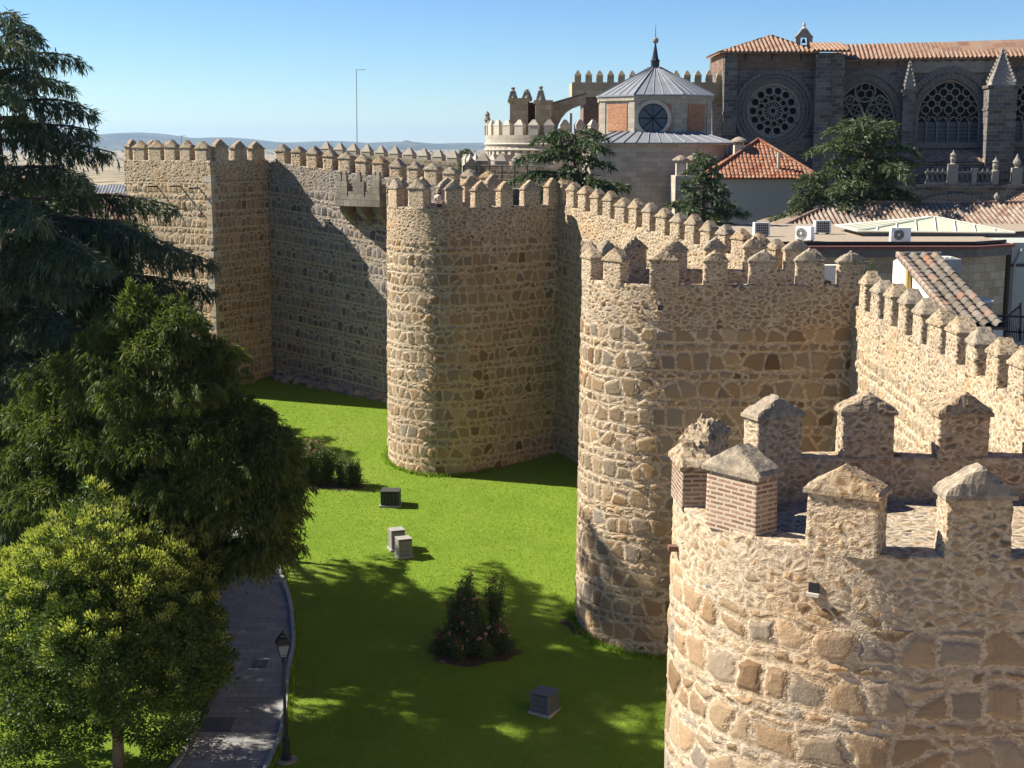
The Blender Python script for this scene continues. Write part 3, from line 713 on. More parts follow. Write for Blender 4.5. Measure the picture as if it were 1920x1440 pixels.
def wall_holes(b, F, a0, a1, z0, z1, holes, d=0., step=.12, jamb=.5, mi=0):
    "wall face with convex holes; hole = function a -> (zlo, zhi) or None, plus its own a range"
    xs = set(np.arange(a0, a1, 1.0).tolist() + [a1])
    for h0, h1, f in holes: xs |= set(np.linspace(max(a0, h0), min(a1, h1), max(4, int((h1 - h0) / step))).tolist())
    xs = sorted(x for x in xs if a0 <= x <= a1)
    for x0, x1 in zip(xs[:-1], xs[1:]):
        if x1 - x0 < 1e-6: continue
        lo, hi = [z0, z0], [z0, z0]; xm = (x0 + x1) / 2; hit = None
        for h0, h1, f in holes:
            if h0 < xm < h1: hit = f; hh = (h0, h1)
        def quad(zl0, zl1, zh0, zh1, dd=d, dd2=None):
            b.add([F.P(x0, dd, zl0), F.P(x1, dd, zl1), F.P(x1, dd, zh1), F.P(x0, dd, zh0)], [(0, 1, 2, 3)], [(x0, zl0), (x1, zl1), (x1, zh1), (x0, zh0)], mi)
        if hit is None: quad(z0, z0, z1, z1)
        else:
            p0 = hit(min(max(x0, hh[0]), hh[1])); p1 = hit(min(max(x1, hh[0]), hh[1]))
            quad(z0, z0, p0[0], p1[0]); quad(p0[1], p1[1], z1, z1)
            for k, flip in ((0, 0), (1, 1)):
                q = [F.P(x0, d, p0[k]), F.P(x1, d, p1[k]), F.P(x1, d - jamb, p1[k]), F.P(x0, d - jamb, p0[k])]
                b.add(q, [(3, 2, 1, 0) if not flip else (0, 1, 2, 3)], [(x0, 0), (x1, 0), (x1, jamb), (x0, jamb)], mi)
    for h0, h1, f in holes:                        # vertical sides
        for x, fl in ((h0, 0), (h1, 1)):
            if a0 < x < a1:
                p = f(x)
                if p[1] - p[0] > .05:
                    q = [F.P(x, d, p[0]), F.P(x, d, p[1]), F.P(x, d - jamb, p[1]), F.P(x, d - jamb, p[0])]; b.add(q, [(0, 1, 2, 3) if fl else (3, 2, 1, 0)], [(0, p[0]), (0, p[1]), (jamb, p[1]), (jamb, p[0])], mi)
def circ_hole(c, z, r): return (c - r, c + r, lambda a: (z - math.sqrt(max(0, r * r - (a - c) ** 2)), z + math.sqrt(max(0, r * r - (a - c) ** 2))))
def arch_top(a, c, w, zs, zap):
    "pointed arch of half width w, springing zs, apex zap"
    x = min(abs(a - c), w); H = zap - zs; Rr = (w * w + H * H) / (2 * w)
    return zs + math.sqrt(max(0, Rr * Rr - (x + Rr - w) ** 2))
def arch_hole(c, w, z0, zs, zap): return (c - w, c + w, lambda a: (z0, arch_top(a, c, w, zs, zap)))
def arch_pts(F, c, w, z0, zs, zap, d, n=14):
    p = [F.P(c - w, d, z0)]
    for k in range(2 * n + 1): a = c - w + w * k / n; p.append(F.P(a, d, arch_top(a, c, w, zs, zap)))
    p.append(F.P(c + w, d, z0)); return p
def ring(b, F, c, z, r, th, d, n=20, k=5): b.tube([F.P(c + math.cos(2 * math.pi * i / n) * r, d, z + math.sin(2 * math.pi * i / n) * r) for i in range(n)], th, k, closed=True)
def voussoirs(name, F, parent, outline, wid, d, mat, depth=.14, gap=.035, pitch=.34):
    "ring of radial blocks along an outline of (a, z) points, outwards by wid"
    b = MB(); pts = [Vector(p) for p in outline]; P = resample(pts, pitch); q = [p for p, _ in P]; N = normals2(q)
    for i in range(len(q) - 1):
        a, c = q[i], q[i + 1]; e = (c - a).normalized() * gap / 2; wj = wid * random.uniform(.93, 1.05)
        pts4 = [a + e, c - e, c - e + N[i + 1] * wj, a + e + N[i] * wj]; dj = depth * random.uniform(.8, 1.15)
        b.prism([F.P(p.x, d - .02, p.y) for p in pts4], Vector((F.n.x, F.n.y, 0)) * (dj + .02))
    return b.build(name, mat, parent)
def tiled(name, poly, mat, parent, tw=.3, tl=.42, seg=7, amp=.06, saw=.035, cov=.36):
    """roof slope of half-round tiles. poly = 3D points, poly[0] to poly[1] along the eave; extra points uphill"""
    O = Vector(poly[0]); U = (Vector(poly[1]) - O).normalized(); nrm = U.cross(Vector(poly[-1]) - O).normalized()
    if nrm.z < 0: nrm = -nrm
    Vv = nrm.cross(U)
    P2 = [((Vector(p) - O).dot(U), (Vector(p) - O).dot(Vv)) for p in poly]
    u0, u1 = min(p[0] for p in P2), max(p[0] for p in P2); v0, v1 = min(p[1] for p in P2), max(p[1] for p in P2)
    nu = max(1, int(round((u1 - u0) / tw))); nv = max(1, int(round((v1 - v0) / tl))); du = (u1 - u0) / nu; dv = (v1 - v0) / nv
    us = []
    for i in range(nu):
        for k in range(seg): us.append((u0 + (i + k / seg) * du, k / seg))
    us.append((u1, 0)); vs = []
    for j in range(nv): vs += [(v0 + j * dv, 0), (v0 + (j + .96) * dv, .96)]
    jit = rng.normal(0, .012, (nu + 1, nv + 1))
    V = []; UV = []
    for v, fv in vs:
        j = min(nv, int((v - v0) / dv + 1e-6))
        for u, fu in us:
            i = min(nu, int((u - u0) / du + 1e-6)); x = (fu - .5) / cov
            h = amp * math.sqrt(max(0, 1 - x * x)) + (saw * (1 - fv)) + (jit[i, j] * saw / .035 if abs(x) < 1 else 0)
            V.append(O + U * u + Vv * v + nrm * h); UV.append(((u - u0) / du, (v - v0) / dv))
    n = len(us); Fc = []; UF = []
    for j in range(len(vs) - 1):
        for i in range(n - 1):
            cu = (us[i][0] + us[i + 1][0]) / 2; cv = (vs[j][0] + vs[j + 1][0]) / 2
            if inpoly(cu, cv, P2): Fc.append((j * n + i, j * n + i + 1, (j + 1) * n + i + 1, (j + 1) * n + i)); 
    b = MB(); cuv = []
    b.add(V, Fc, UV)
    # tile cell per face: uv at the face centre so that no tile mixes two colours
    b.uv = [[((UV[f[0]][0] + UV[f[1]][0]) / 2, (UV[f[0]][1] + UV[f[2]][1]) / 2)] * 4 for f in Fc]
    und = MB(); base = [Vector(p) - nrm * .03 for p in poly]; b.prism(base, -nrm * .10); 
    return b.build(name, mat, parent)
def ridge_tiles(b, p, q, r=.11, step=.4):
    p, q = Vector(p), Vector(q); L = (q - p).length; n = max(1, int(L / step))
    for k in range(n): b.tube([p + (q - p) * k / n, p + (q - p) * (k + 1) / n * 1.0], r * 1.06, 7, r * .9)

def cathedral():
    t = empty('cathedral', (32, 132, gz(130)), 'dark stone cathedral flank with a rose window and traceried windows under long tiled roofs', 'cathedral')
    T = Frame((0, 130), (1, 0)); NV = Frame((30.5, 131.5), (17, -2.2))
    G = M['granite']; BR = M['cath_brick']; zb = 6.5
    # ---- transept
    a0, ze = T.pix(1357, 99); a1, _ = T.pix(1577, 99); rc, rz = T.pix(1450, 208); rr = T.pix(1498, 208)[0] - rc; _, zband = T.pix(1450, 131)
    w = MB(); wall_holes(w, T, a0, a1, zb, zband, [circ_hole(rc, rz, rr * 1.06)]); 
    fbox(w, T, a0, a0 + .3, -9, 0, zb, ze); fbox(w, T, a1 - .3, a1, -6, -.02, zb, ze); w.build('transept_wall', G, t)
    w = MB(); fbox(w, T, a0 - .02, a1 + .02, -8, .03, zband, ze); w.build('brick_band', BR, t)
    for px0, px1, dd in ((1355, 1379, .55), (1523, 1549, 1.1), (1549, 1578, .7)):
        w = MB(); b0 = T.pix(px0, 200)[0]; b1 = T.pix(px1, 200)[0]; fbox(w, T, b0, b1, .035, dd, zb, ze - .15)
        zz = T.pix(0, 190)[1]; fbox(w, T, b0 - .08, b1 + .08, .04, dd + .12, zz - 1.2, zz - .95); w.build('buttress', G, t)
    for px in (1398, 1448, 1502): sl_ = MB(); b0 = T.pix(px, 106)[0]; fbox(sl_, T, b0 - .1, b0 + .1, .0, .06, T.pix(px, 113)[1], T.pix(px, 101)[1]); sl_.build('slit', M['iron'], t)
    g = MB(); g.prism([T.P(rc + math.cos(k * math.pi / 20) * rr * 1.1, -.55, rz + math.sin(k * math.pi / 20) * rr * 1.1) for k in range(40)], (0, .1, 0))
    rw = g.build('rose_window', M['glass_dark'], t)
    tr = MB(); ring(tr, T, rc, rz, rr * 1.02, .16, -.2, 48); ring(tr, T, rc, rz, rr * .13, .1, -.2, 20); ring(tr, T, rc, rz, rr * .37, .07, -.22, 32)
    for k in range(16):
        A = 2 * math.pi * (k + .5) / 16; ca, sa = math.cos(A), math.sin(A)
        tr.tube([T.P(rc + ca * rr * .13, -.22, rz + sa * rr * .13), T.P(rc + ca * rr * .37, -.22, rz + sa * rr * .37)], .06, 5)
    for k in range(12):
        A = 2 * math.pi * (k + .25) / 12; ca, sa = math.cos(A), math.sin(A)
        ring(tr, T, rc + ca * rr * .50, rz + sa * rr * .50, rr * .115, .055, -.22, 12, 4)
    for k in range(14):
        A = 2 * math.pi * k / 14; ca, sa = math.cos(A), math.sin(A); ring(tr, T, rc + ca * rr * .78, rz + sa * rr * .78, rr * .165, .085, -.22, 16, 5)
        A += math.pi / 14; ca, sa = math.cos(A), math.sin(A); tr.tube([T.P(rc + ca * rr * .62, -.22, rz + sa * rr * .62), T.P(rc + ca * rr * 1.0, -.22, rz + sa * rr * 1.0)], .07, 5)
        ring(tr, T, rc + ca * rr * .94, rz + sa * rr * .94, rr * .05, .05, -.22, 8, 4)
    # pierced plate between the rings
    tr.build('tracery', M['stone_trim'], rw)
    for f0, wd, dp in ((1.10, .42, .10), (1.27, .30, .16), (1.40, .50, .24)):
        voussoirs('voussoir_ring', T, t, [(rc - math.cos(k * math.pi / 40) * rr * f0, rz + math.sin(k * math.pi / 40) * rr * f0) for k in range(81)], wd * rr / 3.1, 0, M['stone_dark'], dp, pitch=.40)
    # roofs of the transept
    e0, e1 = T.P(a0 - .5, .9, ze + .02), T.P(a1 - 2.2, .9, ze + .02); ap = T.pix(1457, 66)
    pk = T.P(T.pix(1457, 90)[0], -3.2, T.pix(1457, 62)[1])
    tiled('roof', [e0, e1, pk], M['tile_cath'], t, tw=.40, amp=.12, saw=.01, cov=.30)
    tiled('roof', [T.P(a0 - .5, -8, ze + .02), e0, pk, T.P(T.pix(1457, 90)[0], -8, pk.z)], M['tile_cath'], t, tw=.40, amp=.12, saw=.01, cov=.30)
    tiled('roof', [e1, T.P(a1 - 2.2, -8, ze + .02), T.P(T.pix(1457, 90)[0], -8, pk.z), pk], M['tile_cath'], t, tw=.40, amp=.12, saw=.01, cov=.30)
    q0, q1 = T.P(T.pix(1520, 0)[0], 1.5, T.pix(1520, 97)[1]), T.P(a1 + .5, 1.5, T.pix(1578, 97)[1]); tp = T.P(T.pix(1530, 0)[0], -2, T.pix(1530, 82)[1] + .2)
    tiled('roof', [q0, q1, T.P(a1 + .5, -2, tp.z - .1), tp], M['tile_cath'], t, tw=.40, amp=.12, saw=.01, cov=.30)
    # bell gable
    bg = MB(); c = T.pix(1519, 60)[0]; z0, z1 = T.pix(0, 88)[1], T.pix(0, 66)[1]; dd = -2.5; s = 1.06
    hw = .78; hl = circ_hole(c, z0 + 1.05, .33)
    wall_holes(bg, T, c - hw, c + hw, z0 - .6, z1, [(c - .34, c + .34, lambda a: (z0 + .35, z0 + 1.0 + math.sqrt(max(0, .34 ** 2 - (a - c) ** 2))))], d=dd, step=.06, jamb=.5)
    bg.prism([T.P(c - hw - .1, dd + .05, z1), T.P(c + hw + .1, dd + .05, z1), T.P(c + hw * .8, dd + .05, z1 + .25), T.P(c + .25, dd + .05, z1 + .75), T.P(c - .25, dd + .05, z1 + .75), T.P(c - hw * .8, dd + .05, z1 + .25)], (0, .6, 0))
    fbox(bg, T, c - hw, c - hw + .42, dd - .5, dd - .03, z0 - .6, z1); fbox(bg, T, c + hw - .42, c + hw, dd - .5, dd - .03, z0 - .6, z1)
    bell_g = bg.build('bell_gable', M['stone_trim'], t)
    f = MB(); f.lathe(T.P(c, dd - .25, z1 + .7), [(.22, 0), (.26, .1), (.10, .3), (.16, .45), (.03, .75)], 10); f.build('finial', M['stone_pale'], bell_g)
    f = MB(); f.lathe(T.P(c, dd - .25, z0 + .55), [(.22, 0), (.20, .05), (.13, .25), (.10, .36), (.02, .40)], 10); f.build('bell', M['iron'], bell_g)
    # ---- nave
    n0 = NV.pix(1566, 110)[0]; n1 = NV.pix(2020, 100)[0]; zeA = NV.pix(1575, 113)[1]; zeB = NV.pix(1920, 106)[1]; zev = (zeA + zeB) / 2
    wins = []
    for pc, pw, pap, psp, psill in ((1624, 56, 152, 222, 268), (1783, 58, 148, 220, 266), (1946, 58, 146, 218, 264)):
        c, zap = NV.pix(pc, pap); wd = NV.pix(pc + pw, 200)[0] - c; wins.append((c, wd, NV.pix(pc, psill)[1], NV.pix(pc, psp)[1], zap))
    zb2 = NV.pix(1650, 128)[1]
    w = MB(); wall_holes(w, NV, n0, n1, zb, zb2, [arch_hole(*x) for x in wins], jamb=.7); w.build('nave_wall', G, t)
    w = MB(); fbox(w, NV, n0, n1, -3, .03, zb2, zev); w.build('brick_band', BR, t)
    ar = MB(); na0 = NV.pix(1716, 120)[0]; na1 = NV.pix(1885, 120)[0]; fbox(ar, NV, na0 - .4, na1, .035, .12, NV.pix(1790, 134)[1] - .1, NV.pix(1790, 128)[1]); zt0, zt1 = NV.pix(1790, 128)[1], NV.pix(1790, 111)[1]
    for k in range(8):
        c = na0 + .3 + k * (na1 - na0) / 7.4; wd = .56
        ar.prism([NV.P(c - wd, .032, zt0 + .02), NV.P(c + wd, .032, zt0 + .02), NV.P(c + wd, .032, zt0 + .55), NV.P(c, .032, zt1 - .05), NV.P(c - wd, .032, zt0 + .55)], Vector((NV.n.x, NV.n.y, 0)) * .1)
    ar.build('niche_row', M['stone_trim'], t)
    for px in (1611, 1647, 1684): sl_ = MB(); b0 = NV.pix(px, 118)[0]; fbox(sl_, NV, b0 - .09, b0 + .09, 0, .06, NV.pix(px, 124)[1], NV.pix(px, 114)[1]); sl_.build('slit', M['iron'], t)
    for wi, (c, wd, z0, zs, zap) in enumerate(wins):
        g = MB(); g.prism(arch_pts(NV, c, wd * 1.03, z0 - .1, zs, zap + .1, -.62), Vector((-NV.n.x, -NV.n.y, 0)) * .08)
        win = g.build('window', M['glass_dark'], t)
        d = -.3; tr = MB()
        tr.tube(arch_pts(NV, c, wd * .97, z0, zs, zap - .08, d), .12, 5)
        nl = 6 if wi != 0 else 6; lw = 2 * wd / nl; zl = zs - (zap - zs) * .02
        for k in range(nl):
            cc = c - wd + lw * (k + .5)
            tr.tube(arch_pts(NV, cc, lw / 2, z0, zl - .75, zl + .15, d, 6), .065, 5)
        def inside(a, z, m=0.): return abs(a - c) < wd - m and z < arch_top(a, c, wd, zs, zap) - m
        if wi == 0:
            H = zap - zs
            for sx in (-1, 1):
                tr.tube(arch_pts(NV, c + sx * wd * .49, wd * .47, zl, zl + .1, zs + H * .62, d, 8), .085, 5)
                for ox, oz, r_ in ((-.21, .22, .19), (.21, .22, .19), (0, .5, .15)):
                    cx, cz = c + sx * wd * .49 + ox * wd, zs + oz * H
                    ring(tr, NV, cx, cz, r_ * wd, .07, d, 16)
                    for q in range(4): A = q * math.pi / 2 + .4; ring(tr, NV, cx + math.cos(A) * r_ * wd * .5, cz + math.sin(A) * r_ * wd * .5, r_ * wd * .36, .035, d, 8, 4)
            for q in range(3):
                A = math.pi / 2 + q * 2 * math.pi / 3; ring(tr, NV, c + math.cos(A) * wd * .15, zs + H * .72 + math.sin(A) * wd * .15, wd * .14, .06, d, 12)
            ring(tr, NV, c, zs + H * .72, wd * .33, .085, d, 24)
        else:
            st = wd * .36; r_ = wd * .135
            for i in range(-4, 5):
                for j in range(0, 6):
                    a = c + (i + (j % 2) * .5) * st; z = zs + .38 * (zap - zs) * .35 + j * st * .5 + .25
                    if inside(a, z, r_ * .9):
                        ring(tr, NV, a, z, r_, .07, d, 14)
                        for q in range(4):
                            A = math.pi / 4 + q * math.pi / 2; a2, z2 = a + math.cos(A) * st * .36, z + math.sin(A) * st * .36
                            if inside(a2, z2, .05): tr.tube([NV.P(a + math.cos(A) * r_, d, z + math.sin(A) * r_), NV.P(a2, d, z2)], .06, 4)
            for k in range(nl - 1):
                cc = c - wd + lw * (k + 1); z = zl + .1
                ring(tr, NV, cc, z, .17, .05, d, 10, 4)
        tr.build('tracery', M['stone_trim'], win)
        br = MB()
        for k in range(1, 5): z = z0 + (zl - .5 - z0) * k / 5; fbox(br, NV, c - wd * .97, c + wd * .97, -.54, -.48, z - .035, z + .035)
        br.build('glazing_bar', M['iron'], win)
        g2 = MB()
        for k in range(nl):
            cc = c - wd + lw * (k + .5); fbox(g2, NV, cc - lw * .44, cc + lw * .44, -.6, -.55, z0, zl - .35)
        g2.build('light', M['glass_blue'], win)
        oc = [(c - wd - .05 + (wd + .05) * k / 14, arch_top(c - wd - .05 + (wd + .05) * k / 14, c, wd + .05, zs, zap + .05)) for k in range(29)]
        oc = [(c - wd - .05, z0)] + oc + [(c + wd + .05, z0)]
        voussoirs('voussoir_ring', NV, t, oc, .5, 0, M['stone_dark'], .12)
        oc2 = [(c + (a - c) * 1.17 + (0), z + (.62 if a == c else .58 * max(0, min(1, (z - zs + .6) / 1.0)))) for a, z in oc[1:-1]]
        voussoirs('voussoir_ring', NV, t, oc2, .55, 0, M['stone_dark'], .2)
        s = MB(); fbox(s, NV, c - wd - .3, c + wd + .3, -.6, .3, z0 - .55, z0 - .02); s.build('sill', M['stone_dark'], t)
    # nave roof
    rA, rB = NV.pix(1560, 85), NV.pix(1920, 71)
    eL, eR = NV.P(n0, .6, zeA), NV.P(n1, .6, zeB + .05 * 0); dR = 3.2
    A0 = NV.P(n0, -dR, 0); 
    def zroof(px, py, dd): return NV.pix(px, py, -dd)[1]
    tiled('roof', [eL, NV.P(n1, .6, zeB), NV.P(n1, -dR, zroof(1920, 71, dR)), NV.P(n0, -dR, zroof(1560, 85, dR))], M['tile_cath'], t, tw=.40, amp=.12, saw=.01, cov=.30)
    # buttresses with pinnacles
    for px0, px1, ptop, pin, dd, crock in ((1693, 1716, 168, 113, 1.3, 6), (1853, 1906, 160, 88, 3.4, 9)):
        b0 = NV.pix(px0, 200, dd)[0]; b1 = NV.pix(px1, 200, dd)[0]; zt_ = NV.pix(px0, ptop, dd)[1]; zp = NV.pix(px0, pin, dd)[1]
        w = MB(); fbox(w, NV, b0, b1, .02, dd, zb, zt_)
        fbox(w, NV, b0 - .1, b1 + .1, .03, dd + .1, zt_ - 2.2, zt_ - 2.0); fbox(w, NV, b0 - .15, b1 + .15, .03, dd + .15, zt_ - .25, zt_ + .02)
        bt = w.build('buttress', G, t)
        pc = MB(); cc = (b0 + b1) / 2; hw = (b1 - b0) / 2; cd = dd - hw * .9
        base = NV.P(cc, cd, zt_); pc.lathe(base, [(hw * 1.25, 0), (hw * 1.2, .15), (hw * .12, zp - zt_ - .5), (.22, zp - zt_ - .42), (.2, zp - zt_ - .2), (.1, zp - zt_ - .12), (.05, zp - zt_)], 4, rot=math.pi / 4 + math.atan2(NV.u.y, NV.u.x))
        for k in range(crock):
            f = (k + .5) / crock; r_ = hw * 1.22 * (1 - f * .92)
            for q in range(4):
                A = math.pi / 4 + q * math.pi / 2 + math.atan2(NV.u.y, NV.u.x); pp = base + Vector((math.cos(A) * r_, math.sin(A) * r_, .15 + f * (zp - zt_ - .6)))
                pc.box(pp, .2, .2, .24, (math.cos(A), math.sin(A), 0))
        pc.build('pinnacle', M['stone_trim'], bt)
    # lean-to roof, balustrade and lower storey in front
    la0 = NV.pix(1730, 290, 3)[0]; la1 = NV.pix(1858, 290, 3)[0]; z1, z0 = NV.pix(1790, 281, .1)[1], NV.pix(1790, 305, 3.2)[1]
    tiled('lean_to_roof', [NV.P(la0 - 4, 3.2, z0), NV.P(la1, 3.2, z0), NV.P(la1, .1, z1), NV.P(la0 - 4, .1, z1)], M['tile_grey'], t, tw=.34)
    w = MB(); bz0, bz1 = NV.pix(1800, 346, 5)[1], NV.pix(1800, 318, 5)[1]; fa0 = NV.pix(1640, 350, 5)[0]; fa1 = NV.pix(2000, 350, 5)[0]
    fbox(w, NV, fa0, fa1, .03, 3.0, zb, z0 - .12); fbox(w, NV, fa0, fa1, 3.01, 5.0, zb, bz0 - .3); fbox(w, NV, fa0 - .2, fa1, 3.02, 5.3, bz0 - .3, bz0 - .02); w.build('aisle_wall', G, t)
    ac = NV.pix(1790, 390, 5)[0]; azt = NV.pix(1790, 371, 5)[1]
    voussoirs('voussoir_ring', NV, t, [(ac - 4.2 + 8.4 * k / 24, azt - 2.4 + 2.4 * math.sqrt(max(0, 1 - ((k - 12) / 12) ** 2))) for k in range(25)], .4, 5.0, M['stone_dark'], .15)
    bl = MB(); p0, p1 = NV.pix(1735, 330, 5)[0], NV.pix(1866, 330, 5)[0]; fbox(bl, NV, p0, p1, 4.75, 5.05, bz0, bz0 + .18); fbox(bl, NV, p0, p1, 4.75, 5.05, bz1 - .3, bz1 - .15)
    n = int((p1 - p0) / .42)
    for k in range(n):
        a = p0 + (k + .5) * (p1 - p0) / n
        for sx in (-1, 1): bl.tube([NV.P(a - sx * .2, 4.9, bz0 + .18), NV.P(a + sx * .06, 4.9, (bz0 + bz1) / 2), NV.P(a - sx * .2, 4.9, bz1 - .3)], .045, 4)
        bl.box(NV.P(a, 4.9, bz1 - .15), .16, .14, .28, NV.ux3, taper=.3)
    for px in (1786, 1826): a = NV.pix(px, 330, 5)[0]; bl.box(NV.P(a, 4.9, bz0), .42 if px == 1826 else .9, .5, bz1 - bz0 + (.1 if px == 1826 else .5), NV.ux3)
    bl.build('balustrade', M['stone_trim'], t)
    for px, h_ in ((1786, 2.0), (1866, 3.0)):
        st = MB(); a = NV.pix(px, 330, 5)[0]; zz = bz1 + (.4 if px == 1786 else -.2)
        st.box(NV.P(a, 4.9, bz0), .55, .55, zz - bz0, NV.ux3); st.lathe(NV.P(a, 4.9, zz), [(.36, 0), (.36, .12), (.2, .2), (.3, .55), (.24, .8), (.34, .9), (.1, 1.15), (.03, 1.35)], 8); st.build('statue_pier', M['stone_trim'], t)
    u_ = MB(); a = NV.pix(1906, 340, 5.2)[0]; u_.box(NV.P(a, 5.0, bz0), .9, .6, 1.5, NV.ux3); u_.lathe(NV.P(a, 5.0, bz0 + 1.5), [(.3, 0), (.14, .1), (.36, .4), (.36, .6), (.2, .85), (.08, 1.15), (.02, 1.25)], 10); u_.build('urn', M['stone_trim'], t)
cathedral()

def chapel():
    Yc = 116.; c0 = at(1238, 252, Yc - 5); cx = c0.x; t = empty('octagonal_chapel', (cx, Yc, gz(112)), 'octagonal brick and stone chapel with a grey lead pyramid roof, spire ball and round window', 'chapel')
    Rr = (at(1343, 200, Yc).x - at(1131, 200, Yc).x) / 2 * 1.035; rot = R(-90 + 22.5 - 2)
    z_e = at(1238, 176, Yc - 4.4).z; z_b = at(1238, 254, Yc - 4.4).z
    V8 = [Vector((cx + math.cos(rot + k * math.pi / 4) * Rr, Yc + math.sin(rot + k * math.pi / 4) * Rr)) for k in range(8)]
    wb = MB(); pn = MB(); tr = MB(); fr_list = []
    for k in range(8):
        a, b_ = V8[k], V8[(k + 1) % 8]; L = (b_ - a).length; F = Frame(a, b_ - a)
        if F.n.dot(Vector((a.x - cx, a.y - Yc))) < 0: F = Frame(b_, a - b_)
        fr_list.append((F, L))
        fbox(wb, F, 0, L, -.5, 0, z_b - .3, z_e)
        fbox(tr, F, -.02, .55, .01, .06, z_b + .02, z_e - .5); fbox(tr, F, L - .55, L + .02, .01, .06, z_b + .02, z_e - .5); fbox(tr, F, -.1, L + .1, .0, .16, z_e - .5, z_e - .08); fbox(tr, F, -.1, L + .1, .0, .12, z_b - .25, z_b + .05)
    F, L = min(fr_list, key=lambda q: q[0].n.y)
    w = wb.build('drum', M['ashlar'], t); tr.build('pilasters', M['ashlar'], t)
    for F2, L2 in fr_list:
        p = MB(); fbox(p, F2, .8, L2 - .8, .005, .05, z_b + .35, z_e - .75); p.build('brick_panel', M['chapel_brick'], t)
    wc, wz = F.pix(1224, 222); rw = at(1251, 222, Yc - 4.5).x - at(1224, 222, Yc - 4.5).x
    g = MB(); g.prism([F.P(wc + math.cos(k * math.pi / 18) * rw, .08, wz + math.sin(k * math.pi / 18) * rw) for k in range(36)], Vector((F.n.x, F.n.y, 0)) * .03); win = g.build('round_window', M['glass_blue'], t)
    fr = MB()
    for k in range(40):
        A0, A1 = k * math.pi / 20, (k + 1) * math.pi / 20
        fr.prism([F.P(wc + math.cos(A) * r_, .04, wz + math.sin(A) * r_) for A, r_ in ((A0, rw), (A0, rw * 1.28), (A1, rw * 1.28), (A1, rw))], Vector((F.n.x, F.n.y, 0)) * .12)
    fr.build('surround', M['stone_pale'], win)
    sp = MB()
    for k in range(4): A = k * math.pi / 4; sp.tube([F.P(wc - math.cos(A) * rw, .13, wz - math.sin(A) * rw), F.P(wc + math.cos(A) * rw, .13, wz + math.sin(A) * rw)], .04, 4)
    ring(sp, F, wc, wz, rw * .99, .05, .13, 32); sp.build('glazing_bar', M['iron'], win)
    # lead roof with standing seams
    rf = MB(); z_ap = at(1238, 128, Yc).z; ro = Rr * 1.055; ri = .55
    E_ = [Vector((cx + math.cos(rot + k * math.pi / 4) * ro, Yc + math.sin(rot + k * math.pi / 4) * ro, z_e - .05)) for k in range(8)]
    I_ = [Vector((cx + math.cos(rot + k * math.pi / 4) * ri, Yc + math.sin(rot + k * math.pi / 4) * ri, z_ap)) for k in range(8)]
    sm = MB()
    for k in range(8):
        k2 = (k + 1) % 8; rf.prism([E_[k], E_[k2], I_[k2], I_[k]], (0, 0, -.12)); sm.tube([E_[k] + Vector((0, 0, .03)), I_[k] + Vector((0, 0, .03))], .055, 5)
        for q in range(1, 5): f = q / 5; sm.tube([E_[k].lerp(E_[k2], f) + Vector((0, 0, .02)), I_[k].lerp(I_[k2], f) + Vector((0, 0, .02))], .03, 4)
    r_ = rf.build('roof', M['lead'], t); sm.build('seams', M['lead'], r_)
    f = MB(); z95, z75, z45 = at(1238, 95, Yc).z - z_ap, at(1238, 76, Yc).z - z_ap, at(1238, 46, Yc).z - z_ap
    f.lathe((cx, Yc, z_ap), [(.62, -.15), (.62, .08), (.34, .1), (.36, .55), (.42, .6), (.27, .75), (.06, z75 - .25)], 8); f.build('lantern_spire', M['iron'], t)
    f = MB(); f.lathe((cx, Yc, z_ap + z75), [(.02, -.27), (.16, -.21), (.25, -.08), (.25, .08), (.16, .21), (.02, .27)], 14); f.build('ball', M['stone_trim'], t)
    f = MB(); f.tube([(cx, Yc, z_ap + z75 + .2), (cx, Yc, z_ap + z45)], .035, 5, .015); f.build('rod', M['iron'], t)
    # lower wall with its skirt roof
    G = Frame((at(1108, 270, 108).x, 108.5), (1, .0)); wl = MB(); ztop = G.pix(1200, 272)[1]; aR = G.pix(1368, 272)[0]
    fbox(wl, G, 0, aR - 1.6, -12, 0, 6.5, ztop)
    wl.prism([G.P(aR - 1.6, 0, 6.5), G.P(aR - .3, -.7, 6.5), G.P(aR + .2, -2, 6.5), G.P(aR + .2, -12, 6.5), G.P(aR - 1.61, -12, 6.5)], (0, 0, ztop - 6.5)); wl.build('lower_wall', M['ashlar'], t)
    co = MB(); fbox(co, G, -.15, aR + .1, -12, .2, ztop, ztop + .18); co.build('cornice', M['ashlar'], t)
    sk = MB(); zr = G.pix(1240, 252)[1]; pts = [G.P(-.3, .35, ztop + .19), G.P(aR + .3, .35, ztop + .19), G.P(aR - 2.2, -3.0, zr + .25), G.P(2.2, -3.0, zr + .25)]; sk.prism(pts, (0, 0, -.1))
    sk.prism([G.P(-.3, -9, ztop + .19), G.P(-.3, .34, ztop + .19), G.P(2.19, -3.0, zr + .25), G.P(2.19, -9, zr + .25)], (0, 0, -.1)); sk.prism([G.P(aR + .3, .34, ztop + .19), G.P(aR + .3, -9, ztop + .19), G.P(aR - 2.19, -9, zr + .25), G.P(aR - 2.19, -3.0, zr + .25)], (0, 0, -.1))
    k_ = sk.build('skirt_roof', M['lead'], t); sm = MB()
    for q in range(13): f = q / 12; sm.tube([pts[0].lerp(pts[1], f) + Vector((0, 0, .03)), pts[3].lerp(pts[2], f) + Vector((0, 0, .03))], .04, 4)
    sm.build('seams', M['lead'], k_)
chapel()

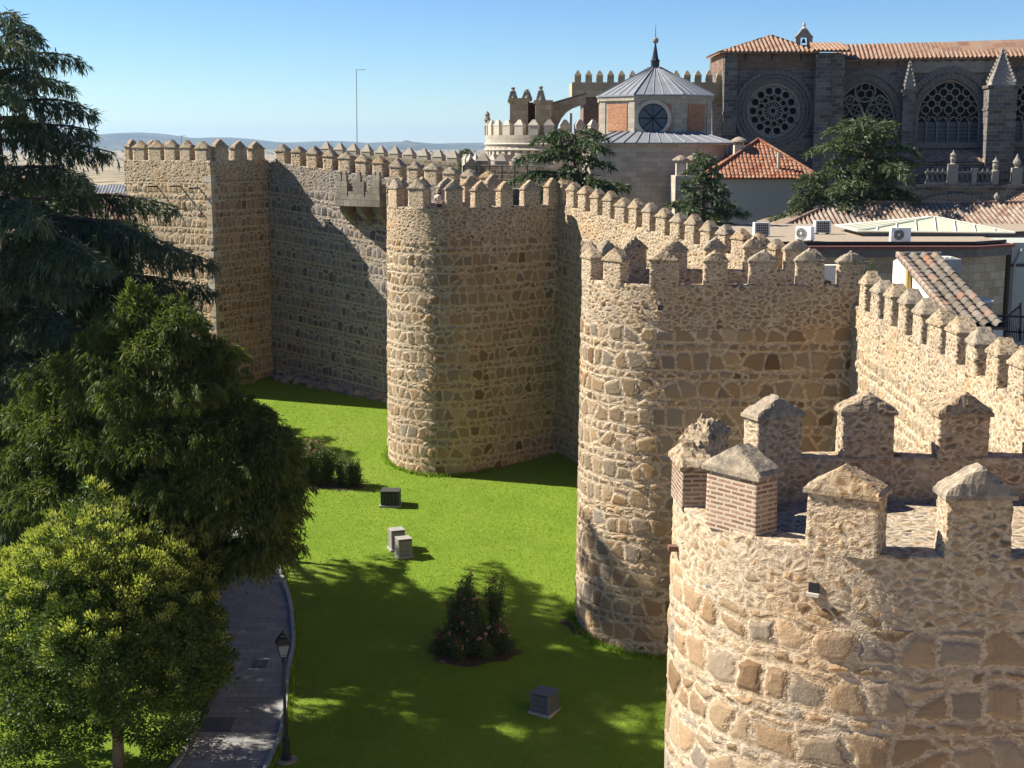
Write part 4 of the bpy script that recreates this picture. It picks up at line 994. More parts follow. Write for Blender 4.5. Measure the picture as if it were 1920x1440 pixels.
def small_crenels(b, path, z, w, gap, h, th, cap=True, closed=False):
    L = plen(path); s = gap
    while s + w < L + .01:
        p, d = along(path, s + w / 2); n = Vector((-d.y, d.x)); b.box((p.x - n.x * th / 2, p.y - n.y * th / 2, z), w, th, h, (d.x, d.y, 0))
        if cap: b.box((p.x - n.x * th / 2, p.y - n.y * th / 2, z + h), w * 1.06, th * 1.1, h * .45, (d.x, d.y, 0), taper=.25)
        s += w + gap
def apse():
    Y = 124.; c = at(1040, 250, Y); t = empty('fortified_apse', (c.x, Y + 6, gz(112)), 'pale round fortified apse with crenellations, pinnacled piers and a flying buttress, left of the chapel', 'apse')
    Rr = at(1040, 250, Y + 6).x - at(910, 250, Y + 6).x; C = Vector((at(1040, 250, Y + 6).x, Y + 6))
    zs, zb1, zb2 = at(960, 253, Y).z, at(960, 270, Y).z, at(960, 285, Y).z
    w = MB(); n = 40
    def arc(r): return [C + Vector((-math.cos(math.pi * k / n) * r, -math.sin(math.pi * k / n) * r)) for k in range(n + 1)][::-1]
    def band(r, z0, z1, rin=None):
        p = arc(r); s = 0
        for i in range(n):
            L = (p[i + 1] - p[i]).length; w.add([(p[i].x, p[i].y, z0), (p[i].x, p[i].y, z1), (p[i + 1].x, p[i + 1].y, z1), (p[i + 1].x, p[i + 1].y, z0)], [(0, 1, 2, 3)], [(s, z0), (s, z1), (s + L, z1), (s + L, z0)]); s += L
    def lid(r0, r1, z, up=True):
        p, q = arc(r0), arc(r1)
        for i in range(n): w.add([(p[i].x, p[i].y, z), (q[i].x, q[i].y, z), (q[i + 1].x, q[i + 1].y, z), (p[i + 1].x, p[i + 1].y, z)], [(0, 1, 2, 3)], [(0, 0), (.5, 0), (.5, .5), (0, .5)])
    band(Rr - .55, 0, zb2); band(Rr, zb2 + .35, zs); lid(Rr, Rr - .6, zs); lid(Rr, Rr - .6, zb2 + .35); band(Rr - .6, zs - 2, zs); lid(Rr - .5, 0.1, zs - 1.2)
    w.build('wall', M['ashlar'], t)
    st = MB(); 
    for z in (zb1, zb1 - .5): st.tube([(p.x, p.y, z) for p in arc(Rr + .02)], .12, 6)
    st.build('string_course', M['stone_pale'], t)
    pc = arc(Rr + .02); sc_ = .4
    while sc_ < plen(pc) - .3:
        q, d = along(pc, sc_); nn = Vector((q.x - C.x, q.y - C.y)).normalized(); cb = MB(); cb.box((q.x - nn.x * .28, q.y - nn.y * .28, zb2 - .25), .36, .55, .65, (d.x, d.y, 0)); cb.build('corbel', M['stone_pale'], t); sc_ += .80
    p = arc(Rr)[::-1]; L = plen(p); s = .3; k = 0
    while s < L - .5:
        q, d = along(p, s + .45); nn = Vector((q.x - C.x, q.y - C.y)).normalized(); m = MB(); cc = (q.x - nn.x * .3, q.y - nn.y * .3, zs)
        m.box(cc, .9, .5, .85, (d.x, d.y, 0)); m.box((cc[0], cc[1], zs + .85), 1.0, .58, .5, (d.x, d.y, 0), taper=.25); m.build('merlon', M['stone_pale'], t); s += 1.45; k += 1
    u = MB(); u.lathe((C.x - Rr + .2, Y + 5.6, zs), [(.3, 0), (.3, .9), (.16, 1.1), (.32, 1.4), (.2, 1.75), (.26, 1.9), (.05, 2.2)], 8); u.build('urn', M['stone_trim'], t)
    # lower outer ring
    w = MB(); zl = at(960, 312, Y - 4).z; r2 = Rr + 2.2; n2 = arc(r2)
    for z0, z1, rr in ((0, zl, r2),):
        s = 0
        for i in range(n): L = (n2[i + 1] - n2[i]).length; w.add([(n2[i].x, n2[i].y, z0), (n2[i].x, n2[i].y, z1), (n2[i + 1].x, n2[i + 1].y, z1), (n2[i + 1].x, n2[i + 1].y, z0)], [(0, 1, 2, 3)], [(s, z0), (s, z1), (s + L, z1), (s + L, z0)]); s += L
    lid(r2, Rr - .6, zl); w.build('outer_ring', M['ashlar'], t)
    p = n2[::-1]; s = .3
    while s < plen(p) - .5:
        q, d = along(p, s + .4); nn = Vector((q.x - C.x, q.y - C.y)).normalized(); m = MB(); m.box((q.x - nn.x * .25, q.y - nn.y * .25, zl), .8, .45, .5, (d.x, d.y, 0)); m.box((q.x - nn.x * .25, q.y - nn.y * .25, zl + .5), .88, .5, .5, (d.x, d.y, 0), taper=.15); m.build('merlon', M['stone_pale'], t); s += 1.3
    # piers, pinnacles, flying buttress
    F = Frame((0, 128), (1, .0)); ST = M['ashlar_tan']
    for px0, px1, pt, d in ((956, 990, 186, 2.0), (1004, 1034, 190, 3.2)):
        b0, zt_ = F.pix(px0, pt, d); b1 = F.pix(px1, pt, d)[0]; m = MB(); fbox(m, F, b0, b1, -2, d, zs - 3, zt_); fbox(m, F, b0 - .15, b1 + .15, -2, d + .15, zt_ - .2, zt_ + .1); m.build('pier', ST, t)
    m = MB(); b0 = F.pix(988, 200, 1)[0]; b1 = F.pix(1006, 200, 1)[0]; fbox(m, F, b0, b1, -2, .9, zs - 3, F.pix(990, 192, 1)[1]); m.build('infill_wall', M['cath_brick'], t)
    for px, p0, p1, d in ((962, 195, 163, 1.6), (988, 190, 167, 0), (1014, 196, 161, 2.8)):
        a, z0 = F.pix(px, p0, d); z1 = F.pix(px, p1, d)[1]; h = z1 - z0; m = MB(); m.lathe(F.P(a, d, z0), [(.46, 0), (.42, .2), (.14, h * .72), (.22, h * .76), (.1, h * .82), (.2, h * .9), (.2, h * .96), (.04, h)], 8)
        for k in range(5):
            for q in range(4): A = q * math.pi / 2 + .4; r_ = .46 - .3 * k / 5; m.box(F.P(a, d, z0 + .15 + h * .13 * k) + Vector((math.cos(A) * r_, math.sin(A) * r_, 0)), .14, .14, .18)
        m.build('pinnacle', M['stone_trim'], t)
    m = MB(); d = 2.0; top = [(1030, 197), (1062, 188), (1098, 177)]; arcp = [(1044, 247), (1047, 234), (1053, 222), (1062, 211), (1074, 203), (1088, 198), (1098, 196)]
    arcp = [(1030, 250), (1043, 249)] + arcp
    for q0, q1 in zip(arcp[:-1], arcp[1:]):
        y0, y1 = 197 - 20 * (q0[0] - 1030) / 68, 197 - 20 * (q1[0] - 1030) / 68
        m.prism([F.P(a, d, z) for a, z in (F.pix(*q0, d), F.pix(*q1, d), F.pix(q1[0], y1, d), F.pix(q0[0], y0, d))], (0, 1.1, 0))
    m.build('flying_buttress', ST, t)
    m = MB(); m.prism([F.P(a, d + .12, z) for a, z in (F.pix(1028, 198, d), F.pix(1100, 176, d), F.pix(1100, 173, d), F.pix(1028, 194, d))], (0, 1.3, 0)); m.build('coping', M['stone_dark'], t)
    # brick apse wall with crenellated top right of the arch
    b0, zt_ = F.pix(1072, 180, -3); b1 = F.pix(1370, 180, -3)[0]; m = MB(); fbox(m, F, F.pix(1094, 200, -3)[0], F.pix(1135, 180, -3)[0], -9, -3, 4, zt_); m.build('choir_wall', M['cath_brick'], t)
    m = MB(); fbox(m, F, F.pix(1068, 200, -3)[0], F.pix(1073, 200, -3)[0], -4.5, -3, 4, F.pix(0, 212, -3)[1]); m.build('shaft', M['stone_pale'], t)
    m = MB(); fbox(m, F, b0, b1, -9, -2.7, zt_ - .1, zt_ + 1.25); m.build('parapet', ST, t)
    a = b0 + .2; zt2 = zt_ + 1.25
    while a < b1:
        m = MB(); m.box(F.P(a + .35, -3.0, zt2 - .02), .62, .5, .65); m.box(F.P(a + .35, -3.0, zt2 + .63), .68, .56, .45, taper=.2); m.build('merlon', ST, t); a += 1.02
apse()

def far_curtain(label, pxs, y_top, Y0, Y1, name='curtain_wall', sp=1.55):
    a = at(pxs[0], y_top[0], Y0); b = at(pxs[1], y_top[1], Y1); L2 = Vector((b.x - a.x, b.y - a.y)); L = L2.length; F = Frame((a.x, a.y), L2)
    t = empty(name, ((a.x + b.x) / 2, (a.y + b.y) / 2, gz((a.y + b.y) / 2)), label, 'city wall'); w = MB(); n = 10
    for k in range(n):
        z0 = a.z + (b.z - a.z) * k / n; z1 = a.z + (b.z - a.z) * (k + 1) / n; x0, x1 = L * k / n, L * (k + 1) / n
        q = [F.P(x0, 0, 0), F.P(x1, 0, 0), F.P(x1, 0, z1), F.P(x0, 0, z0)]; w.add(q, [(0, 1, 2, 3)], [(x0, -a.z), (x1, -a.z), (x1, 0), (x0, 0)])
        w.add([F.P(x0, 0, z0), F.P(x1, 0, z1), F.P(x1, -1.2, z1), F.P(x0, -1.2, z0)], [(0, 1, 2, 3)], [(x0, 0), (x1, 0), (x1, 1), (x0, 1)])
    w.build('wall', M['wall_far'], t); s = .5
    while s < L:
        z = a.z + (b.z - a.z) * s / L; m = MB(); m.box(F.P(s, -.35, z - .03), 1.0, .6, .35, F.ux3); m.box(F.P(s, -.35, z + .32), 1.08, .68, .62, F.ux3, taper=.2); m.build('merlon', M['stone_far'], t); s += sp
    return t
M['wall_far'] = blockwork('distant rubble wall', [(0, (.20, .145, .09)), (.5, (.27, .21, .145)), (1, (.33, .26, .18))], (.36, .30, .22), .5, .35, msize=.04, wear=.5)
M['stone_far'] = plain('distant rubble merlon', (.33, .28, .215), var=.25, scale=2)
far_curtain('distant curtain wall with a row of small pointed merlons, seen above the stone box balcony', (600, 858), (285, 304), 126, 118)
t = far_curtain('distant curtain wall with a gabled end, below the round apse', (893, 1020), (309, 311), 112, 110)
gb = MB(); A_ = at(880, 312, 111.5); F = Frame((A_.x, A_.y), (1, -.1)); w_ = at(895, 312, 111.5).x - A_.x
gb.prism([F.P(-.5, .4, 8), F.P(w_ + .3, .4, 8), F.P(w_ + .3, .4, A_.z), F.P(w_ / 2 - .1, .4, A_.z + .7), F.P(-.5, .4, A_.z)], (0, 1.2, 0)); gb.build('gable', M['wall_far'], t)
# walkway railing behind the shadowed wall
def railing(name, label, pts, h, sp, r=.02, post=.035):
    t = empty(name, pts[0], label, 'railing'); rails = MB(); P3 = [Vector(p) for p in pts]
    for k in (.35, .7, 1.0): rails.tube([p + Vector((0, 0, h * k)) for p in P3], r, 4)
    rails.build('rails', M['iron'], t); tot = sum((P3[i + 1] - P3[i]).length for i in range(len(P3) - 1)); n = int(tot / sp)
    for k in range(n + 1):
        s = tot * k / n
        for i in range(len(P3) - 1):
            L = (P3[i + 1] - P3[i]).length
            if s <= L + 1e-6: p = P3[i].lerp(P3[i + 1], s / L); break
            s -= L
        b = MB(); b.box(p, post * 2, post * 2, h + .08); b.build('post', M['iron'], t)
railing('walkway_railing', 'thin black railing along the wall walk in front of the distant curtain wall', [at(640, 345, 97), at(740, 349, 97), at(870, 352, 98), at(1012, 352, 100)], 1.5, .95)
# inner edge slab that carries the railing
wk = MB(); d_ = [at(636, 346, 97), at(740, 350, 97), at(870, 353, 98), at(1016, 353, 100)]
for i in range(3):
    p, q = d_[i], d_[i + 1]; wk.prism([p + Vector((0, -.3, -.02)), q + Vector((0, -.3, -.02)), q + Vector((0, 1.2, -.02)), p + Vector((0, 1.2, -.02))], (0, 0, -9))
tag(wk.build('wall_walk', M['wall_far']), 'plain stone wall walk carrying the thin black railing', 'wall walk')

# ---- buildings just inside the wall
def green_house():
    F = Frame((at(1330, 335, 104).x, 104), (1, .0)); t = empty('house', (at(1430, 335, 104).x, 108, 7.5), 'grey green rendered house with an orange hipped tile roof and stone chimneys', 'house')
    a1 = F.pix(1525, 335)[0]; ze = F.pix(1430, 334)[1]; w = MB(); fbox(w, F, 0, a1, -9, 0, 7.3, ze); w.build('wall', M['plaster_green'], t)
    b = MB(); z = F.pix(1430, 347)[1]; fbox(b, F, 0, a1, .01, .05, z, ze - .02); b.build('cornice_band', M['plaster_green'], t)
    pk0 = F.P(F.pix(1422, 262, -4.2)[0], -4.2, F.pix(1422, 263, -4.2)[1]); pk1 = pk0 + Vector((.1, 0, 0)); e0, e1 = F.P(-.5, .5, ze), F.P(a1 + .5, .5, ze); f0, f1 = F.P(-.5, -9.5, ze), F.P(a1 + .5, -9.5, ze)
    tiled('roof', [e0, e1, pk0], M['tile_orange'], t, tw=.30)
    tiled('roof', [f0, e0, pk0], M['tile_orange'], t, tw=.30); tiled('roof', [e1, f1, pk0], M['tile_orange'], t, tw=.30)
    h = MB(); ridge_tiles(h, e0 + Vector((0, 0, .1)), pk0 + Vector((0, 0, .12))); h.build('hip_tiles', M['tile_orange'], t)
    h = MB(); ridge_tiles(h, e1 + Vector((0, 0, .1)), pk0 + Vector((0, 0, .12))); h.build('hip_tiles', M['tile_orange'], t)
    for px, py, wd, hh, d in ((1385, 283, .75, 1.0, -3.2), (1276, 318, .7, 1.0, -1.5), (1297, 318, .7, 1.0, -2)):
        a, z = F.pix(px, py, d); c = MB(); c.box(F.P(a, d, z - 1.2), wd, wd, 1.2 + .45)
        for q in (-1, 0, 1): c.box(F.P(a + q * wd * .38, d + wd * .4, z + .44), .12, .12, .26); c.box(F.P(a + q * wd * .38, d - wd * .4, z + .44), .12, .12, .26)
        ch = c.build('chimney', M['stone_pale'], t); k = MB(); k.lathe(F.P(a, d, z + .70), [(wd * .95, 0), (wd * .8, .12), (wd * .35, .32), (.05, .38)], 14); k.build('chimney_cap', M['tile_grey'], ch)
    a, z = F.pix(1463, 330, .2); c = MB(); c.tube([F.P(a, -.6, z + .2), F.P(a, -.6, z + 1.75)], .13, 8); c.build('flue', M['stone_pale'], t)
    for px in (1432, 1443): a, z = F.pix(px, 265, -4); c = MB(); c.tube([F.P(a, -4, z), F.P(a, -4, z + .8)], .03, 4); c.build('antenna', M['iron'], t)
    w = MB(); a0 = F.pix(1268, 335)[0]; fbox(w, F, a0, -.02, -6, -.5, 7.3, F.pix(1290, 330)[1]); w.build('side_wing', M['ashlar'], t)
green_house()
def low_building():
    Y0 = 72.; z_r = at(1650, 455, Y0).z; t = empty('low_building', (20, Y0 + 8, 7.5), 'low stone building with a flat gravel roof, glass skylight and a long tiled wing behind', 'building')
    P = lambda px, y: at(px, 455, y).x
    x0, x1, x2 = at(1455, 455, Y0).x, at(1830, 455, Y0).x, at(1893, 455, Y0 + 1.2).x; yb = 91.0
    out = [(x0, Y0), (x1, Y0), (x2, Y0 + 1.6), (x2 + .4, Y0 + 8), (x2 + 14, yb), (x0 - 2, yb)]
    w = MB(); n = len(out); s = 0
    for i in range(n):
        a, b = Vector(out[i]), Vector(out[(i + 1) % n]); L = (b - a).length
        w.add([(a.x, a.y, 7.3), (b.x, b.y, 7.3), (b.x, b.y, z_r - .75), (a.x, a.y, z_r - .75)], [(0, 1, 2, 3)], [(s, 7.3), (s + L, 7.3), (s + L, z_r), (s, z_r)]); s += L
    w.build('wall', M['ashlar_tan'], t)
    c = MB(); c.prism([(x - (.18 if i in (0, 5) else -.25 * (i == 2)), y - (.25 if i < 2 else .15 if i == 2 else 0), z_r - .75) for i, (x, y) in enumerate(out)], (0, 0, .42)); c.build('cornice', M['stone_dark'], t)
    c = MB(); c.prism([(x - (.38 if i in (0, 5) else -.35 * (i == 2)), y - (.5 if i < 2 else .3 if i == 2 else 0), z_r - .32) for i, (x, y) in enumerate(out)], (0, 0, .16)); c.build('coping', M['red_paint'], t)
    g = MB(); g.poly([(x, y + (.1 if i < 3 else 0), z_r - .1) for i, (x, y) in enumerate(out)]); g.poly([(x, y + (.1 if i < 3 else 0), z_r - .155) for i, (x, y) in enumerate(out)][::-1]); g.build('gravel_roof', M['gravel'], t)
    u = MB()
    for (a, b) in ((out[0], out[1]), (out[1], out[2])): u.prism([(a[0], a[1] + .05, z_r - .1), (b[0], b[1] + .05, z_r - .1), (b[0], b[1] + .28, z_r - .1), (a[0], a[1] + .28, z_r - .1)], (0, 0, .14))
    u.build('roof_kerb', M['black_plastic'], t)
    # skylight
    ys0 = 78.5; A = at(1608, 434, ys0); B = at(1903, 437, ys0); ap0 = at(1752, 407, ys0 + 2.6); ap1 = ap0 + Vector((.0, .4, 0)); zb = z_r - .1
    s = MB(); D = Vector((0, 5.4, 0)); s.prism([(A.x + .5, ys0 + .15, zb), (B.x - .4, ys0 + .15, zb), (B.x - .4, ys0 + 5.2, zb), (A.x + .5, ys0 + 5.2, zb)], (0, 0, A.z - zb - .03)); s.build('skylight_kerb', M['stone_dark'], t)
    sk = MB(); sk.add([A, B, B + D, A + D, ap0], [(0, 1, 4), (1, 2, 4), (2, 3, 4), (3, 0, 4), (3, 2, 1, 0)]); sky_ = sk.build('skylight', M['skylight_glass'], t)
    fr = MB()
    for (p, q, nq) in ((A, B, 8), (B, B + D, 5), (A + D, A, 5), (B + D, A + D, 8)):
        for k in range(nq):
            f = k / nq; b0 = p.lerp(q, f); fr.tube([b0 + Vector((0, 0, .03)), ap0 + Vector((0, 0, .03)) if k == 0 else b0.lerp(ap0, 0.0) + Vector((0, 0, .03))], .05, 4)
        for k in range(1, nq):
            f = k / nq; b0 = p.lerp(q, f); c_ = (p + q) / 2; e = c_.lerp(ap0, 1 - abs(2 * f - 1)); e = p.lerp(ap0, 2 * f) if f <= .5 else q.lerp(ap0, 2 * (1 - f)); fr.tube([b0 + Vector((0, 0, .03)), e + Vector((0, 0, .03))], .045, 4)
        fr.tube([p + Vector((0, 0, .02)), q + Vector((0, 0, .02))], .06, 4)
    fr.build('glazing_frame', M['cream'], sky_)
    # tiled wing behind
    ye = 91.; eL, eR = at(1462, 430, ye), at(1990, 428, ye); rz = at(1700, 382, ye + 4.6); e0 = Vector((eL.x, ye, eL.z)); e1 = Vector((eR.x + 4, ye, eL.z)); h0 = Vector((at(1560, 382, ye + 4.6).x, ye + 4.6, rz.z)); h1 = Vector((eR.x + 4, ye + 4.6, rz.z))
    tiled('wing_roof', [e0, e1, h1, h0], M['tile_grey'], t, tw=.34, tl=.45, amp=.12, cov=.30, saw=.014)
    tiled('wing_roof', [Vector((eL.x, ye + 9, eL.z)), e0, h0], M['tile_grey'], t, tw=.32, tl=.45)
    r_ = MB(); ridge_tiles(r_, h0 + Vector((0, 0, .1)), h1 + Vector((0, 0, .1)), .12, .45); ridge_tiles(r_, e0 + Vector((0, 0, .1)), h0 + Vector((0, 0, .1)), .12, .45); r_.build('ridge_tiles', M['tile_grey'], t)
    w = MB(); w.box((e0.x / 2 + e1.x / 2 + .5, ye + 4.6, 7.3), e1.x - e0.x - 1, 8, eL.z - 7.35); w.build('wing_wall', M['plaster_grey'], t)
    f = MB(); q = at(1868, 383, ye + 4.6); f.lathe(q, [(.12, 0), (.1, .3), (.2, .45), (.2, .6), (.05, .8)], 8); f.build('finial', M['stone_trim'], t)
    return z_r - .1
M['skylight_glass'] = plain('pale skylight glass', (.60, .60, .43), rough=.35, var=.06, bump=0, spec=.5)
ZR = low_building()
def ac_unit(px, py, Y, w, ang, label, fan=True):
    p = at(px, py, Y); z = ZR; h = .72; t = empty('air_conditioner', (p.x, p.y, z), label, 'air conditioner', 'air conditioning units on the gravel roof')
    u = Vector((math.cos(ang), math.sin(ang), 0)); n = Vector((u.y, -u.x, 0)); d = .38
    b = MB(); b.box((p.x, p.y, z + .08), w, d, h, u); b.build('casing', M['metal_white'], t)
    f = MB(); f.box(Vector((p.x, p.y, z)) + u * w * .35, .1, d * 1.1, .08, u); f.box(Vector((p.x, p.y, z)) - u * w * .35, .1, d * 1.1, .08, u); f.build('feet', M['black_plastic'], t)
    c = Vector((p.x, p.y, z + .08 + h / 2)) + n * (d / 2 + .012) - u * w * .12
    if fan:
        g = MB(); V = [c + u * math.cos(k * math.pi / 12) * .29 + Vector((0, 0, math.sin(k * math.pi / 12) * .29)) for k in range(24)]; g.prism(V, n * .015); fo = g.build('fan_grille', M['black_plastic'], t)
        g = MB()
        for r_ in (.1, .17, .24, .29): g.tube([c + n * .025 + u * math.cos(k * math.pi / 10) * r_ + Vector((0, 0, math.sin(k * math.pi / 10) * r_)) for k in range(20)], .008, 4, closed=True)
        g.build('fan_guard', M['metal_white'], fo)
        g = MB(); g.prism([c + n * .02 + u * math.cos(k * math.pi / 6) * .06 + Vector((0, 0, math.sin(k * math.pi / 6) * .06)) for k in range(12)], n * .02); g.build('hub', M['metal_white'], fo)
    else:
        g = MB(); c = Vector((p.x, p.y, z + .12)) + n * (d / 2 + .012); g.box(c, w * .8, .03, h - .1, u); co = g.build('coil', M['black_plastic'], t); g = MB()
        for k in range(7): g.box(c + n * .016 + u * (k - 3) * w * .125, .012, .012, h - .1, u)
        for k in range(5): g.box(c + n * .016 + Vector((0, 0, k * (h - .1) / 4.3)), w * .8, .012, .012, u)
        g.build('grille', M['metal_white'], co)
ac_unit(1687, 451, 73.4, 1.05, 0.0, 'white air conditioner at the front roof edge below the skylight, round black fan facing out')
ac_unit(1509, 448, 74.5, .95, -.75, 'white air conditioner turned sideways at the roof edge, its round fan facing left')
ac_unit(1541, 436, 80.5, .95, .12, 'air conditioner with a dark square coil grille, just behind the one turned sideways', False)
ac_unit(1427, 441, 78.5, .9, .12, 'leftmost air conditioner with a dark coil grille, standing alone above the merlons', False)
def lean_to():
    x0 = 17.3; p0 = at(1690, 476, 62.); t = empty('lean_to', (x0 + .8, 58, 7.5), 'small white limewashed lean-to with four rows of old roof tiles and an ochre pipe', 'lean-to')
    xa, xb = at(1690, 478, 62).x - .1, at(1762, 478, 62).x; y0, y1 = 53.2, 62.; z1 = at(1700, 478, 62).z; z0 = at(1790, 612, 53.2).z
    w = MB(); w.prism([(xa, y0, 7.3), (xa, y1 + .9, 7.3), (xa, y1 + .9, z1 - .35), (xa, y1, z1 - .12), (xa, y0, z0 - .12)], (xb - xa - .1, 0, 0)); w.build('wall', M['plaster_white'], t)
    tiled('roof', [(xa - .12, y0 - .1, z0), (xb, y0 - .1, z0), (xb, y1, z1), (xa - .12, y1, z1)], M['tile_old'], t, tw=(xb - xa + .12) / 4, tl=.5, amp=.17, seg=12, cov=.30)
    b = MB(); ridge_tiles(b, (xa - .05, y0 - .1, z0 + .06), (xa - .05, y1, z1 + .06), .13, .5); b.build('verge_tiles', M['tile_grey'], t)
    b = MB(); b.tube([(xa - .13, 59.9, 8), (xa - .13, 59.9, z1 - .5)], .14, 10); b.build('pipe', M['ochre'], t)
    b = MB(); b.box(((xa + xb) / 2, y1 + .12, z1 - .1), xb - xa + .2, .16, .22); b.build('ridge_board', M['plaster_grey'], t)
lean_to()
w = MB(); p = at(1772, 482, 66); p2 = at(1792, 482, 66); w.box(((p.x + p2.x) / 2, 67, 7.3), 1.1, 2, p.z - 7.4)
o = w.build('rendered_block', M['plaster_grey']); tag(o, 'narrow grey rendered block with a scalloped white tile edge, right of the lean-to', 'outbuilding')
w = MB(); q = [at(x, 484, 65.9) for x in (1752, 1793)]
for k in range(4):
    a = q[0].lerp(q[1], (k + .5) / 4); w.lathe((a.x, 66.4, p.z - .12), [(.16, 0), (.16, .1), (.02, .12)], 10)
w.build('tile_edge', M['plaster_white'], o)
w = MB(); A, B = at(1800, 567, 60), at(1861, 567, 60); w.box(((A.x + B.x) / 2, 60.6, 7.3), B.x - A.x, 1.2, A.z - 7.3); o = w.build('parapet_block', M['plaster_grey']); tag(o, 'plain grey rendered parapet block below the tan ashlar wall', 'parapet')
w = MB(); w.box(((A.x + B.x) / 2, 60.6, A.z), B.x - A.x + .1, 1.3, .07); w.build('coping', M['plaster_white'], o)
w = MB(); A = at(1898, 462, 74); w.box((A.x + 3, 76, 7.3), 6, 4, A.z + .2 - 7.3); o = w.build('rendered_annexe', M['plaster_green']); tag(o, 'pale grey green rendered annexe with a drainpipe at the right edge', 'annexe')
w = MB(); w.box((A.x + 3, 73.95, at(1910, 500, 74).z), 6, .12, .16); w.build('dark_band', M['iron'], o)
w = MB(); w.tube([(A.x + .12, 73.9, 8), (A.x + .12, 73.9, at(1900, 500, 74).z), (A.x + .5, 73.9, at(1912, 466, 74).z)], .06, 6); w.build('drainpipe', M['plaster_grey'], o)
w = MB(); A, B = at(1526, 500, 66), at(1546, 500, 66); w.box((A.x + .4, 67, 7.3), 2.2, .5, at(1540, 500, 66).z - 7.3); o = w.build('white_wall', M['plaster_white']); tag(o, 'short sunlit white wall seen through a gap in the middle tower merlons', 'wall')
# stair railing at the right edge
def stair_rail():
    P = [at(1866, 640, 57), at(1915, 605, 57), at(1990, 600, 57)]; t = empty('stair_railing', P[0], 'black iron stair railing at the right edge behind the merlons', 'railing')
    b = MB(); A, B, C = at(1864, 613, 57), at(1913, 572, 57.5), at(1913, 640, 57.5); D = at(1990, 572, 57.5)
    b.tube([A, B], .05, 5); b.tube([at(1864, 592, 57.2), at(1990, 596, 57.2)], .05, 5); b.tube([B + Vector((0, 0, .1)), C], .06, 5); b.tube([at(1862, 621, 57), at(1990, 625, 57)], .035, 4)
    b.build('handrail', M['iron'], t)
    for k in range(14): q = A.lerp(B, k / 13); bb = MB(); bb.tube([q, Vector((q.x, q.y, q.z - 1.6))], .02, 4); bb.build('baluster', M['iron'], t)
    for k in range(8): q = B.lerp(D, (k + 1) / 8) - Vector((0, 0, .5)); bb = MB(); bb.tube([q, Vector((q.x, q.y, q.z - 1.4))], .02, 4); bb.build('baluster', M['iron'], t)
stair_rail()
t = empty('tiled_shed', (16.3, 38, 8), 'orange round tiles of a small roof peeping over the merlons at the right edge', 'roof')
A, B = at(1893, 651, 48), at(1990, 651, 48); tiled('roof', [(A.x, 47.5, A.z - .35), (A.x + 4, 47.5, A.z - .35), (A.x + 4, 48.5, A.z - .15), (A.x, 48.5, A.z - .15)], M['tile_orange'], t, tw=.42, amp=.15, seg=10)
w = MB(); w.box((A.x + 2, 48.2, 7.3), 3.9, 1.2, A.z - .4 - 7.3); w.build('wall', M['plaster_grey'], t)
tiled('x', [(0, 0, 0), (1, 0, 0), (1, 1, .5)], M['tile_orange'], None) if False else None
o = MB(); A = at(1860, 395, 100); B = at(1990, 395, 100); 
t = empty('sandy_roof', (A.x + 3, 104, 7.5), 'sunlit sandy tiled gable roof at the right edge beyond the tiled wing', 'roof')
zt_ = at(1918, 366, 103).z; tiled('roof', [(A.x - .5, 100, A.z - .3), (A.x + 9, 100, A.z - .3), (A.x + 9, 106, zt_), (at(1915, 370, 106).x, 106, zt_)], M['tile_cath'], t, tw=.3)
w = MB(); w.box((A.x + 5, 104, 7.3), 8, 6, A.z - 7.8); w.build('wall', M['plaster_grey'], t)
# far houses to the left, beyond the conifers
def far_house(px, py, Y, w, d, h, roof, wall, label, ang=0.):
    p = at(px, py, Y); zg = 0.; t = empty('house', (p.x, Y, zg), label, 'house'); u = Vector((math.cos(ang), math.sin(ang), 0)); v = Vector((-u.y, u.x, 0)); c = Vector((p.x, Y, 0)); zt_ = p.z
    m = MB(); m.box(c + Vector((0, 0, zg - 4)), w, d, zt_ - zg + 4, u); m.build('wall', wall, t)
    q = [c - u * w * .54 - v * d * .56, c + u * w * .54 - v * d * .56, c + u * w * .54 + v * d * .56, c - u * w * .54 + v * d * .56]; q = [Vector((x.x, x.y, zt_)) for x in q]; r0 = Vector((c.x, c.y, zt_ + h)) - u * w * .54; r1 = Vector((c.x, c.y, zt_ + h)) + u * w * .54
    tiled('roof', [q[0], q[1], r1, r0], roof, t, tw=.45, tl=.8); tiled('roof', [q[2], q[3], r0, r1], roof, t, tw=.45, tl=.8)
    g = MB(); g.prism([Vector((x.x, x.y, zt_ - .01)) for x in (c - u * w * .5 - v * d * .5, c - u * w * .5 + v * d * .5)] + [Vector((c.x, c.y, zt_ + h - .1)) - u * w * .5], u * w); g.build('gable', wall, t)
    for k in range(int(w / 3)):
        b = MB(); b.box(c - v * (d / 2 + .03) + u * (k * 3 - w / 2 + 1.6) + Vector((0, 0, zt_ - 2.4)), 1.0, .1, 1.3, u); b.build('window', M['glass_dark'], t)
    return t
TC = plain('terracotta render', (.46, .22, .13), var=.1)
far_house(185, 408, 150, 13, 9, 2.6, M['tile_cath'], TC, 'terracotta rendered house with a brown tiled roof, glimpsed through the cedar', .5)
far_house(195, 535, 128, 9, 8, 2.2, M['tile_orange'], TC, 'low terracotta house behind the cedar, nearest to the square tower', .2)
far_house(232, 372, 210, 12, 9, 2, M['lead'], M['plaster_white'], 'white building with a grey metal roof between the cedar and the square tower', .1)
# street behind the trees
w = MB(); w.prism([(-75, 103, gz(103) + .03), (-24, 106, gz(106) + .03), (-24, 116, gz(112) + .03), (-75, 113, gz(112) + .03)], (0, 0, .02)); tag(w.build('street', plain('pale street paving', (.36, .35, .33), var=.1)), kind='structure')
